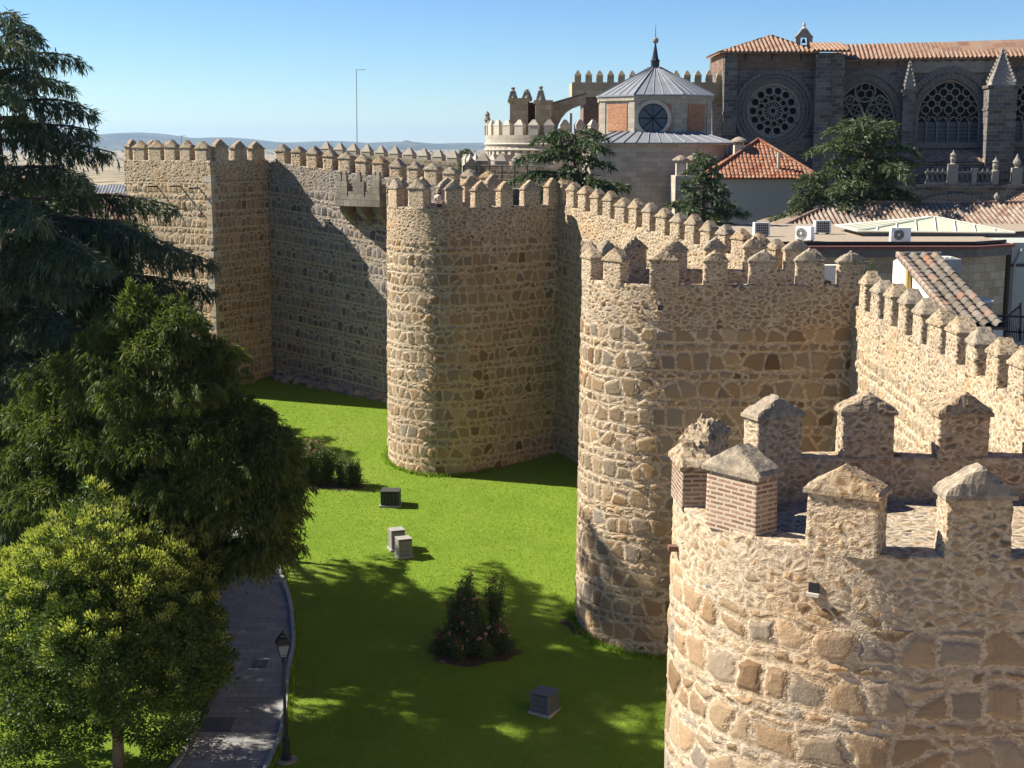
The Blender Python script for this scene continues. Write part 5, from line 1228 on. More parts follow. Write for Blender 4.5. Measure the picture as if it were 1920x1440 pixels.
# antenna masts
def mast(px, p_top, p_bot, Y, label, r=.06, arm=None):
    a, b = at(px, p_top, Y), at(px, p_bot, Y); t = MB(); b.z -= 8; t.tube([b, a], r, 6, r * .6); o = t.build('antenna_mast', M['steel']); tag(o, label, 'mast')
    t = MB(); t.tube([a - Vector((0, 0, .05)), a + Vector((arm, 0, .0))], r * .5, 4); t.build('arm', M['steel'], o)
M['steel'] = plain('galvanised steel', (.33, .36, .40), rough=.5, var=.1, bump=0)
mast(668, 130, 280, 135, 'tall thin mast with a short arm rising behind the distant curtain wall', .065, .9)
mast(340, 254, 300, 104, 'short weather mast with a crossbar above the square tower', .05, .35)

# ================================================================== TREES AND PLANTS
def nrmv(a): return a / np.maximum(np.linalg.norm(a, axis=-1, keepdims=True), 1e-9)
def leaf_mesh(name, base, ax, L, Wd, mat, parent=None, droop=0., fold=True):
    "one diamond-shaped leaf or needle tuft per row: base point, axis, length, width"
    n = len(base); ax = nrmv(ax); rnd = rng.normal(size=(n, 3)); side = nrmv(np.cross(ax, rnd)); L = np.broadcast_to(L, (n,))[:, None]; Wd = np.broadcast_to(Wd, (n,))[:, None]
    mid = base + ax * L * .45; tip = base + ax * L + np.array([0, 0, -1.]) * L * droop
    V = np.stack([base, mid + side * Wd / 2, tip, mid - side * Wd / 2], 1).reshape(-1, 3)
    f = np.arange(n * 4).reshape(n, 4)
    return finish(name, V, f, [mat], parent, False)
LF = {}
LF['cedar'] = leafmat('blue green cedar needles', [(.2, (.034, .054, .037)), (.5, (.060, .090, .056)), (.8, (.11, .14, .075))], .25, .6)
LF['yew'] = leafmat('olive weeping foliage', [(.2, (.040, .060, .016)), (.5, (.085, .112, .025)), (.8, (.165, .185, .045))], .4, .6)
LF['privet'] = leafmat('glossy broad leaves', [(.2, (.032, .060, .014)), (.5, (.058, .096, .021)), (.8, (.115, .155, .032))], .32, .5, .35)
LF['shoot'] = leafmat('yellow green young shoots', [(.2, (.22, .26, .045)), (.5, (.34, .37, .085)), (.8, (.46, .46, .15))], .42, .55)
LF['rose'] = leafmat('rose leaves', [(.2, (.042, .070, .026)), (.5, (.085, .12, .045)), (.8, (.16, .19, .085))], .38, .5, .3)
LF['hedge'] = leafmat('hedge leaves', [(.2, (.03, .055, .012)), (.5, (.05, .085, .018)), (.8, (.10, .13, .03))], .25, .5)
LF['cedar_town'] = leafmat('grey green cedar needles', [(.2, (.036, .058, .030)), (.5, (.068, .10, .05)), (.8, (.125, .16, .078))], .25, .6)

def trunk_mesh(name, pts, r0, r1, mat, parent, limbs=(), n=10):
    b = MB(); P = [Vector(p) for p in pts]; N = len(P)
    b.tube(P, r0, n, r1)
    for l, ra, rb in limbs: b.tube(l, ra, 6, rb)
    return b.build(name, mat, parent, True)

def cedar(name, label, base, H, Lmax, slope, L0, seed, mat, group=None, first=.06, dens=1., droopy=.55, tilt=.12, leaf=.22, wid=.05, trunk_r=.5, prune=None, needles=1., lspace=.34, spacing=.42, REP=4, lo=.62):
    "layered conifer: whorls of level branches with side sprays and hanging tips"
    r = np.random.default_rng(seed); base = np.array(base, float)
    t = empty(name, base, label, 'tree', group)
    limbs = []; B, A, LL = [], [], []
    h = H * first; k = 0; lean = np.array([r.normal(0, .01), r.normal(0, .01)])
    while h < H - .3:
        d = H - h; L = min(L0 + slope * d, Lmax) * r.uniform(lo, 1.12)
        az = k * 2.39996 + r.normal(0, .35); k += 1
        dr = np.array([math.cos(az), math.sin(az), 0]); sd = np.array([-dr[1], dr[0], 0])
        L_ = L if prune is None else L * prune(az, h)
        up = tilt + r.normal(0, .06) + .5 * max(0, 1 - d / 3.5); st = base + np.array([0, 0, h]); m = max(5, int(L_ / .25)); T = np.linspace(0, 1, m)
        cur = st + dr * (T * L_)[:, None] + np.array([0, 0, 1.]) * (L_ * (up * T - (up + .06 + r.uniform(0, .12)) * T ** 3.0 * .8))[:, None] + sd * (np.sin(T * 3 + k) * .04 * L_ * T)[:, None]
        limbs.append(([Vector(c) for c in cur[::max(1, m // 6)]] + [Vector(cur[-1])], .028 + .013 * L_, .012))
        # side sprays
        nl = int(L_ / lspace * dens)
        for i in range(nl):
            f = .16 + .84 * (i + r.random()) / nl; p = cur[min(m - 1, int(f * (m - 1)))]; dl = (cur[min(m - 1, int(f * (m - 1)) + 1)] - cur[max(0, int(f * (m - 1)) - 1)]); dl = dl / max(1e-6, np.linalg.norm(dl))
            sg = 1 if i % 2 else -1; ll = (L_ * .28 * (1 - f) ** .7 + .28) * r.uniform(.6, 1.15)
            ang = r.uniform(.55, 1.05); q = dl * math.cos(ang) + sd * sg * math.sin(ang); ns = max(3, int(ll / .13 * needles)); S = (np.arange(ns) + r.random(ns)) / ns
            pts = p + q * (S * ll)[:, None] + np.array([0, 0, -1.]) * (ll * (.10 * S + droopy * .55 * S ** 2))[:, None]
            if droopy > .7:
                nh = max(2, int(ll / .16)); hp = pts[r.integers(0, ns, nh)]; hl = r.uniform(.2, .9, nh) * (1 - .55 * f)
                for q_ in range(5):
                    B.append(hp + np.array([0, 0, -1.]) * (hl * (q_ + r.random(nh)) / 5)[:, None] + r.normal(0, .035, (nh, 3))); A.append(r.normal(0, .28, (nh, 3)) + np.array([0, 0, -1.]) + q * .25); LL.append(leaf * r.uniform(.7, 1.3, nh))
            rep = REP
            for _ in range(rep):
                jit = r.normal(0, .045, (ns, 3)); B.append(pts + jit)
                a = q * r.uniform(.3, 1., (ns, 1)) + r.normal(0, .35, (ns, 3)) + np.array([0, 0, -1.]) * (droopy * r.uniform(.2, 1.5, (ns, 1)) * (.4 + S[:, None])); A.append(a); LL.append(leaf * r.uniform(.7, 1.5, ns) * (1 + .5 * droopy * S))
        ns = int(L_ / .09); S = r.random(ns) ** .8; idx = np.minimum(m - 1, (S * (m - 1)).astype(int)); B.append(cur[idx] + r.normal(0, .05, (ns, 3))); A.append(dr * .8 + r.normal(0, .5, (ns, 3)) + np.array([0, 0, -.5 * droopy])); LL.append(leaf * r.uniform(.7, 1.4, ns))
        h += spacing * r.uniform(.35, 1.3) / (1 + .9 * max(0, 1 - d / 6)) / dens ** .3 * .55
    B = np.concatenate(B); A = np.concatenate(A); LL = np.concatenate(LL)
    trunk_mesh('trunk', [base + np.array([0, 0, -.5])] + [base + np.array([0, 0, H * f]) for f in (.1, .3, .6, .85, .98)], trunk_r, .04, M['bark'], t, [])
    b = MB()
    for l, ra, rb in limbs: b.tube(l, ra, 5, rb)
    b.build('branches', M['bark'], t, True)
    leaf_mesh('crown', B, A, LL, wid * np.random.default_rng(seed).uniform(.7, 1.3, len(B)), mat, t)
    print('LEAVES', name, len(B)); return t, len(B)
CB = at(37, 900, 60.5)
CT = at(45, 22, 60.5).z
cedar('cedar_tree', 'tall dark cedar with layered drooping branches at the left edge, the tallest tree', (CB.x, 60.5, gz(60.5)), CT - gz(60.5), 9.2, .88, 1.9, 15, LF['cedar'], dens=1.0, droopy=.95, tilt=.10, leaf=.32, wid=.058, trunk_r=.55, needles=1.0, spacing=.60, lspace=.19, REP=4, lo=.8)
cedar('cedar_tree', 'second tall cedar standing just outside the left edge of the photo', (-30, 57, gz(57)), 32, 6.8, .9, 1.6, 6, LF['cedar'], droopy=.6, leaf=.5, wid=.16, trunk_r=.5, spacing=.95, lspace=.4, REP=2, first=.71)

_p = at(75, 330, 84.); cedar('cedar_tree', 'dark cedar half hidden behind the tallest cedar, with its top near the house roofs', (at(75, 800, 84.).x, 84, gz(84)), _p.z - gz(84), 7.5, .9, 1.6, 8, LF['cedar'], droopy=.9, leaf=.42, wid=.09, trunk_r=.4, spacing=.6, lspace=.26, REP=4)
def strands(C, Rr, n, seed, hang=(.5, 1.3), per=12, spread=.9, up=.25):
    "drooping sprays leaving an ellipsoid clump: arcs out of the clump, then hangs"
    r = np.random.default_rng(seed); d = nrmv(r.normal(size=(n, 3))); d[:, 2] = np.abs(d[:, 2]) * .7 - .12; d = nrmv(d)
    st = np.array(C) + d * np.array(Rr) * (r.random((n, 1)) ** .45) * .9; out = d * np.array([1, 1, .35]); L = r.uniform(*hang, n)
    T = (np.arange(per) + .5) / per; P = st[:, None, :] + out[:, None, :] * (spread * L[:, None, None] * .45 * T[None, :, None]) + np.array([0, 0, 1.]) * (L[:, None] * (up * T[None, :] - (1.05) * T[None, :] ** 2 * .9))[:, :, None]
    tg = out[:, None, :] * (spread * .45) + np.array([0, 0, 1.]) * (up - 1.9 * T[None, :])[:, :, None]
    P = P.reshape(-1, 3) + r.normal(0, .07, (n * per, 3)); tg = tg.reshape(-1, 3) + r.normal(0, .5, (n * per, 3))
    return P, tg
def yew():
    base = at(275, 1000, 50.5); base.z = gz(50.5); t = empty('weeping_conifer', base, 'bushy olive green weeping conifer with hanging sprays, in front of the cedar', 'tree')
    # (px, py, depth, radius m along x, z)
    cl = [(265, 610, 60, 1.0, .9), (225, 640, 60.5, 1.1, 1.0), (330, 625, 59.5, 1.1, 1.0), (395, 690, 60, 1.0, 1.2), (300, 680, 59, 1.7, 1.3), (210, 700, 60, 1.4, 1.3), (185, 760, 59.5, 1.3, 1.4), (250, 760, 58.2, 1.8, 1.4), (345, 760, 58.5, 1.8, 1.4), (400, 740, 59.5, .9, 1.3),
          (100, 730, 61, 1.0, 1.1), (70, 800, 61, 1.3, 1.3), (120, 830, 60, 1.6, 1.4), (200, 860, 59, 1.7, 1.3), (60, 880, 60.5, 1.3, 1.2), (110, 930, 59.5, 1.7, 1.2), (160, 960, 59, 1.6, 1.1), (290, 850, 57.5, 1.9, 1.3), (370, 850, 57.5, 1.6, 1.3), (440, 790, 59, 1.1, .8), (480, 810, 59, .8, .7), (330, 930, 57, 1.7, 1.1),
          (230, 900, 59.5, 1.6, 1.2), (320, 880, 59.5, 1.6, 1.3), (150, 880, 61, 1.5, 1.3), (400, 960, 59, 1.3, 1.1), (420, 900, 57, 1.6, 1.2), (480, 890, 57.5, 1.4, 1.1), (520, 860, 58, .8, .9), (530, 930, 57.5, .7, 1.0), (500, 960, 57, 1.3, 1.2), (440, 970, 56.5, 1.2, .9), (515, 1010, 57, .8, .9), (490, 1040, 56.8, 1.2, .8), (445, 1060, 56.5, .8, .7), (240, 960, 57.5, 1.5, 1.0), (330, 1000, 57, 1.4, .9), (395, 1030, 56.8, .8, .6), (40, 960, 61, 1.0, .9)]
    P, A = [], []; limbs = []
    for i, (px, py, Y, rx, rz) in enumerate(cl):
        Y = Y * .85 - .3; k_ = .66 if py < 800 else .78; rx *= k_; rz *= .84; c = at(px, py, Y); c.z += .25; p, a = strands(c, (rx, rx * .9, rz), int((400 if py < 880 else 340) * rx * (rx * .5 + .5) * (rz * .5 + .5)), 100 + i, hang=(.6, 1.5) if py < 880 else (.8, 1.9), per=12 if py < 880 else 14, spread=1.15 if py < 880 else .9, up=.75 if py < 880 else .4); P.append(p); A.append(a)
        s = base + Vector((0, 0, min(9.5, max(2.2, (c.z - base.z) * .55)))); m = s.lerp(c, .55) + Vector((random.uniform(-.4, .4), random.uniform(-.4, .4), -.25)); limbs.append(([s, s.lerp(m, .5) + Vector((0, 0, .15)), m, m.lerp(c, .6) + Vector((0, 0, .2)), c], .075, .02))
    # longer feathered branch ends that break the outline
    r = np.random.default_rng(64)
    for px, py, Y, rx, rz in cl:
        c = np.array(at(px, py, Y * .85 - .3)) + np.array([0, 0, .2])
        for k in range(9):
            a = r.uniform(0, 6.28); L = r.uniform(.55, 1.0); d = np.array([math.cos(a), math.sin(a), 0]); st = c + d * rx * .5 + np.array([0, 0, r.uniform(-.3, .55) * rz]); up = r.uniform(.35, .9) if py < 900 else r.uniform(.0, .4)
            T = np.linspace(0, 1, 16); q = st + d * (T * L)[:, None] + np.array([0, 0, 1.]) * (L * (up * T - (up * .75 + .25) * T ** 2.4))[:, None]
            for m in range(16):
                w_ = .30 * (1 - T[m]) + .05; nq = 9; P.append(q[m] + np.stack([r.normal(0, w_ * .45, nq), r.normal(0, w_ * .45, nq), -r.random(nq) * (w_ + .35 * (1 - .6 * T[m]))], 1)); A.append(d * .7 + np.stack([r.normal(0, .3, nq), r.normal(0, .3, nq), -.5 - r.random(nq)], 1))
    # short upright leading tips on top
    for px, py in ((232, 585), (262, 578), (320, 590), (345, 585), (300, 600), (200, 640), (385, 650), (415, 670), (150, 660), (105, 700), (70, 755), (430, 715), (470, 775), (500, 800), (540, 835), (280, 570), (245, 560)):
        c = at(px, py, 50.4); r = np.random.default_rng(px); n = 520; z = r.random(n); P.append(np.array(c) + np.stack([r.normal(0, .26, n) * (1.1 - z), r.normal(0, .26, n) * (1.1 - z), -1.4 + 2.0 * z], 1)); A.append(np.stack([r.normal(0, .4, n), r.normal(0, .4, n), np.full(n, .5)], 1))
    P = np.concatenate(P); A = np.concatenate(A); n = len(P)
    trunk_mesh('trunk', [base + Vector((0, 0, -.4)), base + Vector((.1, 0, 2)), base + Vector((-.25, 0, 4.5)), base + Vector((.1, .1, 7.5)), at(275, 640, 50.7)], .32, .05, M['bark'], t)
    b = MB()
    for l, ra, rb in limbs: b.tube(l, ra, 5, rb)
    b.build('branches', M['bark_pale'], t, True)
    leaf_mesh('crown', P, A, rng.uniform(.17, .36, n), rng.uniform(.034, .062, n), LF['yew'], t); print('YEW', n); return n
yew()

def clump_leaves(C, Rr, n, r, shell=.35):
    d = nrmv(r.normal(size=(n, 3))); rad = 1 - shell * r.random((n, 1)) ** 1.6; return np.array(C) + d * np.array(Rr) * rad, d
def broadleaf():
    base = onground(222, 1436); t = empty('broadleaf_tree', base, 'rounded broadleaf tree with glossy leaves and yellow green top growth, lower left corner', 'tree')
    Y0 = base.y; r = np.random.default_rng(3)
    lobes = [(175, 1040, 0, 2.5, 2.3, 1.6), (120, 1110, .5, 2.3, 2.0, 1.7), (250, 1100, -.6, 2.2, 2.0, 1.7), (345, 1080, .6, 1.3, 1.4, 1.6), (370, 1160, .2, 1.1, 1.2, 1.4), (300, 1180, -1.3, 2.0, 1.6, 1.5), (180, 1200, -1.8, 2.4, 1.5, 1.7), (60, 1200, .2, 2.2, 1.8, 1.7), (10, 1280, .4, 1.7, 1.6, 1.3), (385, 1240, -.4, .95, 1.2, 1.1), (330, 1270, -1.2, 1.5, 1.3, 1.1), (230, 1290, -1.6, 1.8, 1.4, 1.1), (110, 1290, -1.0, 1.9, 1.5, 1.2), (400, 1265, .1, .6, .8, .6), (60, 1370, -.6, 1.3, 1.2, .8), (150, 1370, -1.0, 1.2, 1.1, .75), (270, 1350, -.2, 1.3, 1.2, .6), (60, 1070, 1.8, 1.3, 1.3, 1.0), (160, 935, .8, .55, .6, .55)]
    P, A, PS, AS = [], [], [], []; limbs = []
    for i, (px, py, dy, rx, ry, rz) in enumerate(lobes):
        c = np.array(at(px, py, Y0 + dy)); sub = int(52 * rx * rz)
        for k in range(sub):                          # small twig clusters over and inside each lobe
            d = nrmv(r.normal(size=3)); q = c + d * np.array([rx, ry, rz]) * r.uniform(.62, 1.0); s = r.uniform(.22, .40); n = int(r.integers(34, 62))
            p, dd = clump_leaves(q, (s, s, s * .8), n, r, .9); P.append(p); A.append(dd * .8 + d * .6 + np.array([0, 0, .1]) + r.normal(0, .3, dd.shape))
            young = (d[2] > .0 and py < 1150) or (d[2] > .3 and r.random() < .35) or r.random() < .06
            if young and r.random() < (.95 if py < 1110 else .75):
                m = int(n * 1.5); p, dd = clump_leaves(q + d * s * .55 + np.array([0, 0, s * .3]), (s * .9, s * .9, s * .7), m, r, .8); PS.append(p); AS.append(dd * .5 + d * .5 + np.array([0, 0, .6]))
        b0 = np.array(base) + np.array([0, 0, r.uniform(1.6, 3.2)]); mid = b0 * .5 + c * .5 + np.array([0, 0, -.3]); limbs.append(([Vector(b0), Vector(mid), Vector(c)], .09, .02))
    P = np.concatenate(P); A = np.concatenate(A); PS = np.concatenate(PS); AS = np.concatenate(AS)
    trunk_mesh('trunk', [base + Vector((0, 0, -.3)), base + Vector((.03, 0, 1.0)), base + Vector((-.1, 0, 2.4)), base + Vector((-.4, 0, 5.5))], .24, .10, M['bark_pale'], t)
    b = MB()
    for l, ra, rb in limbs: b.tube(l, ra, 5, rb)
    b.build('branches', M['bark_pale'], t, True)
    cr = leaf_mesh('crown', P, A, rng.uniform(.11, .19, len(P)), rng.uniform(.05, .085, len(P)), LF['privet'], t)
    leaf_mesh('young_shoots', PS, AS, rng.uniform(.10, .16, len(PS)), rng.uniform(.035, .055, len(PS)), LF['shoot'], t)
    print('BROAD', len(P), len(PS)); return len(P) + len(PS)
broadleaf()
# trees inside the wall
def town_cedar(px, py_top, Y, Lmax, slope, L0, seed, label, zb=7.5, **k):
    p = at(px, py_top, Y); return cedar('cedar_tree' if 'name' not in k else k.pop('name'), label, (p.x, Y, zb), p.z - zb, Lmax, slope, L0, seed, LF['cedar_town'], group='conifers inside the city wall', trunk_r=.3, **k)
town_cedar(1078, 236, 98, 5.0, .66, 2.4, 21, 'grey green cedar with a flat spreading top, left of the ashlar chapel wall', first=.25, droopy=.6, tilt=.05, leaf=.36, wid=.10, spacing=.6, lspace=.26, REP=5)
town_cedar(1322, 278, 90, 3.4, .6, .4, 22, 'small pointed spruce in front of the grey green house', first=.3, droopy=.5, tilt=-.05, leaf=.30, wid=.09, spacing=.45, lspace=.2, REP=5, name='spruce_tree')
def spread_cedar():
    p = at(1622, 300, 98); zb = 7.5
    t, n = cedar('cedar_tree', 'broad grey green cedar with upswept limbs below the cathedral windows', (p.x, 98, zb), at(1600, 226, 98).z - zb, 6.4, .8, 2.0, 24, LF['cedar_town'], group='conifers inside the city wall', first=.3, droopy=.45, tilt=.35, leaf=.36, wid=.10, trunk_r=.35, spacing=.5, lspace=.26, REP=5)
spread_cedar()
town_cedar(1520, 320, 96, 2.4, .6, .6, 25, 'low cedar at the left foot of the broad cedar, beside the house wall', first=.3, droopy=.5, tilt=.15, leaf=.34, wid=.09, spacing=.5, lspace=.26, REP=5)
# sprig growing on the wall top
r = np.random.default_rng(8); c = np.array(at(1633, 503, 54.6)); n = 130; z = r.random(n)
t = empty('wild_plant', c + np.array([0, 0, -.45]), 'small wild plant sprouting on top of the sunlit merlons beside the middle tower', 'plant')
leaf_mesh('leaves', c + np.stack([r.normal(0, .13, n) * (1.1 - z * .6), r.normal(0, .13, n), -.25 + .55 * z], 1), np.stack([r.normal(0, .7, n), r.normal(0, .7, n), np.full(n, .6)], 1), .14, .03, LF['cedar_town'], t)
b = MB(); b.tube([Vector(c) + Vector((0, 0, -.5)), Vector(c) + Vector((.03, 0, -.1)), Vector(c) + Vector((0, 0, .25))], .015, 5, .006); b.build('stem', M['bark'], t)

# ---- rose beds
ROSES = []
RED = leafmat('red rose petals', [(.2, (.30, .02, .03)), (.6, (.45, .05, .07)), (.9, (.55, .16, .18))], .2)
PINK = leafmat('pink rose petals', [(.2, (.50, .16, .17)), (.6, (.60, .30, .28)), (.9, (.66, .48, .42))], .2)
def rose_bush(stems, label, seed, bed=None, nf=40, dens=1.):
    "stems: (x, y, height, radius) around the bed"
    r = np.random.default_rng(seed); x0 = np.mean([s[0] for s in stems]); y0 = np.mean([s[1] for s in stems]); zb = gz(y0)
    t = empty('rose_bush', (x0, y0, zb), label, 'shrub', 'rose bushes on the lawn'); P, A, FP, FA = [], [], [], []; sm = MB()
    for (x, y, h, w) in stems:
        z = gz(y)
        for k in range(int(10 * w / .4)):
            a = r.random() * 6.28; top = np.array([x + math.cos(a) * w * r.random(), y + math.sin(a) * w * r.random(), z + h * r.uniform(.4, 1.08)]); b = np.array([x + math.cos(a) * w * .2, y + math.sin(a) * w * .2, z]); m = (top + b) / 2 + r.normal(0, .06, 3)
            sm.tube([Vector(b), Vector(m), Vector(top)], .014, 4, .006); n = int(95 * dens * h / 1.5); T = r.random(n) ** .75; p = b + (top - b) * T[:, None] + r.normal(0, .13, (n, 3)) * (.5 + .5 * w); P.append(p); A.append(r.normal(0, .8, (n, 3)) + np.array([0, 0, .3]))
            if r.random() < nf / 100.: q = top + r.normal(0, .1, 3); FP.append(np.repeat(q[None], 9, 0) + r.normal(0, .02, (9, 3))); FA.append(r.normal(0, 1, (9, 3)) + np.array([0, -.2, .4]))
    sm.build('stems', M['bark'], t); P = np.concatenate(P); A = np.concatenate(A); P[:, 2] = np.maximum(P[:, 2], zb + .05)
    leaf_mesh('leaves', P, A, rng.uniform(.07, .13, len(P)), rng.uniform(.04, .065, len(P)), LF['rose'], t)
    if FP:
        for k, q in enumerate(FP): leaf_mesh('flower', q, FA[k], .10, .085, RED if k % 3 == 0 else PINK, t)
    if bed:
        b = MB(); n = 40; V = [(bed[0], bed[1], gz(bed[1]) + .06)]
        for k in range(n): a = 2 * math.pi * k / n; q = 1 + .12 * math.sin(3 * a + 1) + .08 * math.sin(7 * a); y = bed[1] + math.sin(a) * bed[3] * q; V.append((bed[0] + math.cos(a) * bed[2] * q, y, gz(y) + .015))
        b.add(V, [(0, 1 + k, 1 + (k + 1) % n) for k in range(n)]); o = b.build('bed', M['soil'], t, True)
    return t
g = onground(885, 1225)
rose_bush([(g.x, g.y, 1.7, .8), (g.x - 1.0, g.y + .1, 1.2, .55), (g.x + 1.0, g.y + .1, 1.35, .55), (g.x - .35, g.y + .7, 3.0, .42), (g.x + .95, g.y + .6, 3.1, .40), (g.x + .25, g.y + .5, 2.4, .5), (g.x - .85, g.y + .5, 2.4, .4), (g.x, g.y + .2, 2.2, .7), (g.x + .7, g.y - .4, 1.0, .7), (g.x - .6, g.y - .45, 1.0, .6), (g.x + 1.5, g.y, .8, .4), (g.x - 1.5, g.y, .8, .35)], 'large rose bush with red and pink flowers on a round soil bed, half shaded', 31, (g.x, g.y - .1, 1.9, 1.0), 55, 2.6)
g = onground(600, 908)
rose_bush([(g.x, g.y, 2.2, .7), (g.x - .6, g.y + .2, 2.3, .6), (g.x - .2, g.y + .8, 2.4, .6), (g.x + .4, g.y + .4, 1.7, .6), (g.x - .9, g.y - .1, 1.8, .5)], 'rose bush with pale pink flowers on the sunlit lawn beside the weeping conifer', 32, (g.x, g.y, 1.5, .8), 45, 2.4)
g = onground(652, 912)
rose_bush([(g.x, g.y, 1.5, .6), (g.x + .4, g.y + .2, 1.4, .5), (g.x - .3, g.y + .2, 1.7, .5)], 'smaller dark rose bush without flowers, standing right of the pale pink one', 33, (g.x, g.y, 1.0, .6), 0, 2.4)
# ---- hedge along the left kerb
def hedge(px_pts, w, h, label, seed):
    pts = [onground(*q) for q in px_pts]; t = empty('hedge', pts[0], label, 'hedge'); r = np.random.default_rng(seed); P, A = [], []
    core = MB()
    for a, b in zip(pts[:-1], pts[1:]):
        L = (b - a).length; n = int(L * 1500 * h); T = r.random(n); u = r.uniform(-1, 1, n); v = r.random(n) ** .6; d = np.array((b - a).normalized()); s = np.array([-d[1], d[0], 0])
        p = np.array(a) + d * (T * L)[:, None] + s * (u * w / 2)[:, None]; p[:, 2] = np.interp(p[:, 1], GY, GZ) + v * h + r.normal(0, .04, n); P.append(p); A.append(s * u[:, None] + r.normal(0, .6, (n, 3)) + np.array([0, 0, .5]))
        for k in range(int(L / .35)): q = a.lerp(b, (k + .5) / max(1, int(L / .35))); core.tube([Vector((q.x, q.y, gz(q.y) - .05)), Vector((q.x + random.uniform(-.2, .2), q.y, gz(q.y) + h * .85))], .02, 4, .008)
    core.build('stems', M['bark'], t); P = np.concatenate(P); leaf_mesh('leaves', P, np.concatenate(A), rng.uniform(.07, .13, len(P)), .055, LF['hedge'], t)
hedge([(268, 1440), (318, 1428), (352, 1380), (372, 1330), (392, 1290)], .95, .95, 'low clipped hedge between the broadleaf tree and the path kerb', 41)
hedge([(-10, 1452), (30, 1446), (70, 1440)], 1.2, 1.0, 'dark low hedge in the bottom left corner of the photo', 42)

def street_hedge():
    t = empty('hedge', (-48, 99, gz(99)), 'tall dark hedge beyond the cedar, in front of the street and houses', 'hedge'); r = np.random.default_rng(43); n = 26000; x = r.uniform(-74, -27.5, n); z = r.random(n) ** .7; y = 99 + r.uniform(-.9, .9, n) + (x + 50) * .06
    h = 3.4 + .5 * np.sin(x * .7) + .4 * np.sin(x * 1.9); P = np.stack([x, y, np.interp(y, GY, GZ) + z * h], 1); leaf_mesh('leaves', P, r.normal(0, .7, (n, 3)) + np.array([0, -.3, .5]), r.uniform(.2, .4, n), .2, LF['cedar'], t)
    c = MB()
    for k in range(40): xx = -73 + k * 1.15; yy = 99 + (xx + 50) * .06; c.tube([Vector((xx, yy, gz(yy) - .1)), Vector((xx + .2, yy, gz(yy) + 2.8))], .05, 4, .02)
    c.build('stems', M['bark'], t)
street_hedge()
# ================================================================== SMALL THINGS ON THE LAWN
def lamp_post(g, label, yaw=.3):
    t = empty('street_lamp', g, label, 'street lamp'); x, y, z = g
    p = MB(); p.lathe(g, [(.20, 0), (.20, .12), (.15, .16), (.13, .7), (.155, .74), (.155, .82), (.085, .9), (.075, 1.6), (.095, 1.63), (.095, 1.7), (.062, 1.76), (.05, 3.72), (.08, 3.76), (.05, 3.82), (.09, 3.9)], 14); p.build('post', M['iron'], t)
    b = MB(); b.lathe(g, [(.42, -.05), (.40, .03), (.2, .035)], 12); b.build('footing', M['stone_trim'], t)
    ln = MB(); zt_ = z + 3.9; h = .52; c = Vector((x, y, zt_))
    def ringpts(r_, zz): return [c + Vector((math.cos(yaw + k * math.pi / 2 + math.pi / 4) * r_, math.sin(yaw + k * math.pi / 2 + math.pi / 4) * r_, zz)) for k in range(4)]
    a, b_ = ringpts(.16, .04), ringpts(.31, h)
    for k in range(4): ln.tube([a[k], b_[k]], .018, 4); ln.tube([a[k], a[(k + 1) % 4]], .016, 4); ln.tube([b_[k], b_[(k + 1) % 4]], .022, 4)
    for f in (.18,):
        for k in range(4): ln.tube([a[k].lerp(b_[k], f), a[(k + 1) % 4].lerp(b_[(k + 1) % 4], f)], .01, 4)
    cg = ln.build('lantern_frame', M['iron'], t)
    gl = MB(); gl.add(a + b_, [(k, (k + 1) % 4, 4 + (k + 1) % 4, 4 + k) for k in range(4)]); gl.build('glass', M['lamp_glass'], cg)
    rf = MB(); rf.lathe(c, [(.36, h), (.36, h + .03), (.24, h + .22), (.16, h + .28), (.16, h + .34), (.08, h + .38), (.04, h + .42), (.06, h + .46), (.01, h + .52)], 4, rot=yaw + math.pi / 4); rf.build('lantern_roof', M['iron'], cg)
    st = MB(); st.box((x - .065, y - .05, z + 1.75), .012, .05, .22, (1, 0, 0)); st.build('sticker', M['metal_white'], t)
M['lamp_glass'] = plain('frosted lamp glass', (.16, .19, .24), rough=.3, var=.1, bump=0, spec=.5)
lamp_post(onground(537, 1424), 'black cast iron lantern post on the grass beside the path kerb')
g2 = Vector((-10.9, 64.7, gz(64.7))); lamp_post(g2, 'black lantern post mostly hidden behind the weeping conifer')
def louvre_box(px, py, w, d, h, yaw, label, mat_, plain_top=False, slats=10, group='equipment boxes on the lawn'):
    g = onground(px, py); t = empty('equipment_box', g, label, 'equipment box', group); u = Vector((math.cos(yaw), math.sin(yaw), 0)); v = Vector((-u.y, u.x, 0)); z = g.z
    s = MB(); s.box((g.x, g.y, z - .1), w + .16, d + .16, .15, u); s.build('plinth', M['kerb'], t)
    b = MB(); b.box((g.x, g.y, z + .05), w - .06, d - .06, h - .05, u); b.build('body', M['black_plastic'], t)
    f = MB(); c = Vector((g.x, g.y, z + .05))
    for sx in (-1, 1):
        for sy in (-1, 1): f.box(c + u * sx * (w / 2 - .02) + v * sy * (d / 2 - .02), .05, .05, h - .05, u)
    f.box(c + Vector((0, 0, h - .05)), w + .03, d + .03, .035, u); f.build('frame', mat_, t)
    for sg, ax, o, ln in ((-1, u, v, w), (1, u, v, w), (-1, v, u, d), (1, v, u, d)):
        L = MB(); dd = d if o is v else w
        for k in range(slats): L.box(c + o * sg * (dd / 2 - .016) + ax * ((k + .5) / slats - .5) * (ln - .08), (ln - .08) / slats * .62, .02, h - .1, ax)
        for zz in (.2, .5, .8): L.box(c + o * sg * (dd / 2 - .022) + Vector((0, 0, (h - .1) * zz)), ln - .08, .016, .03, ax)
        L.build('louvre_panel', mat_, t)
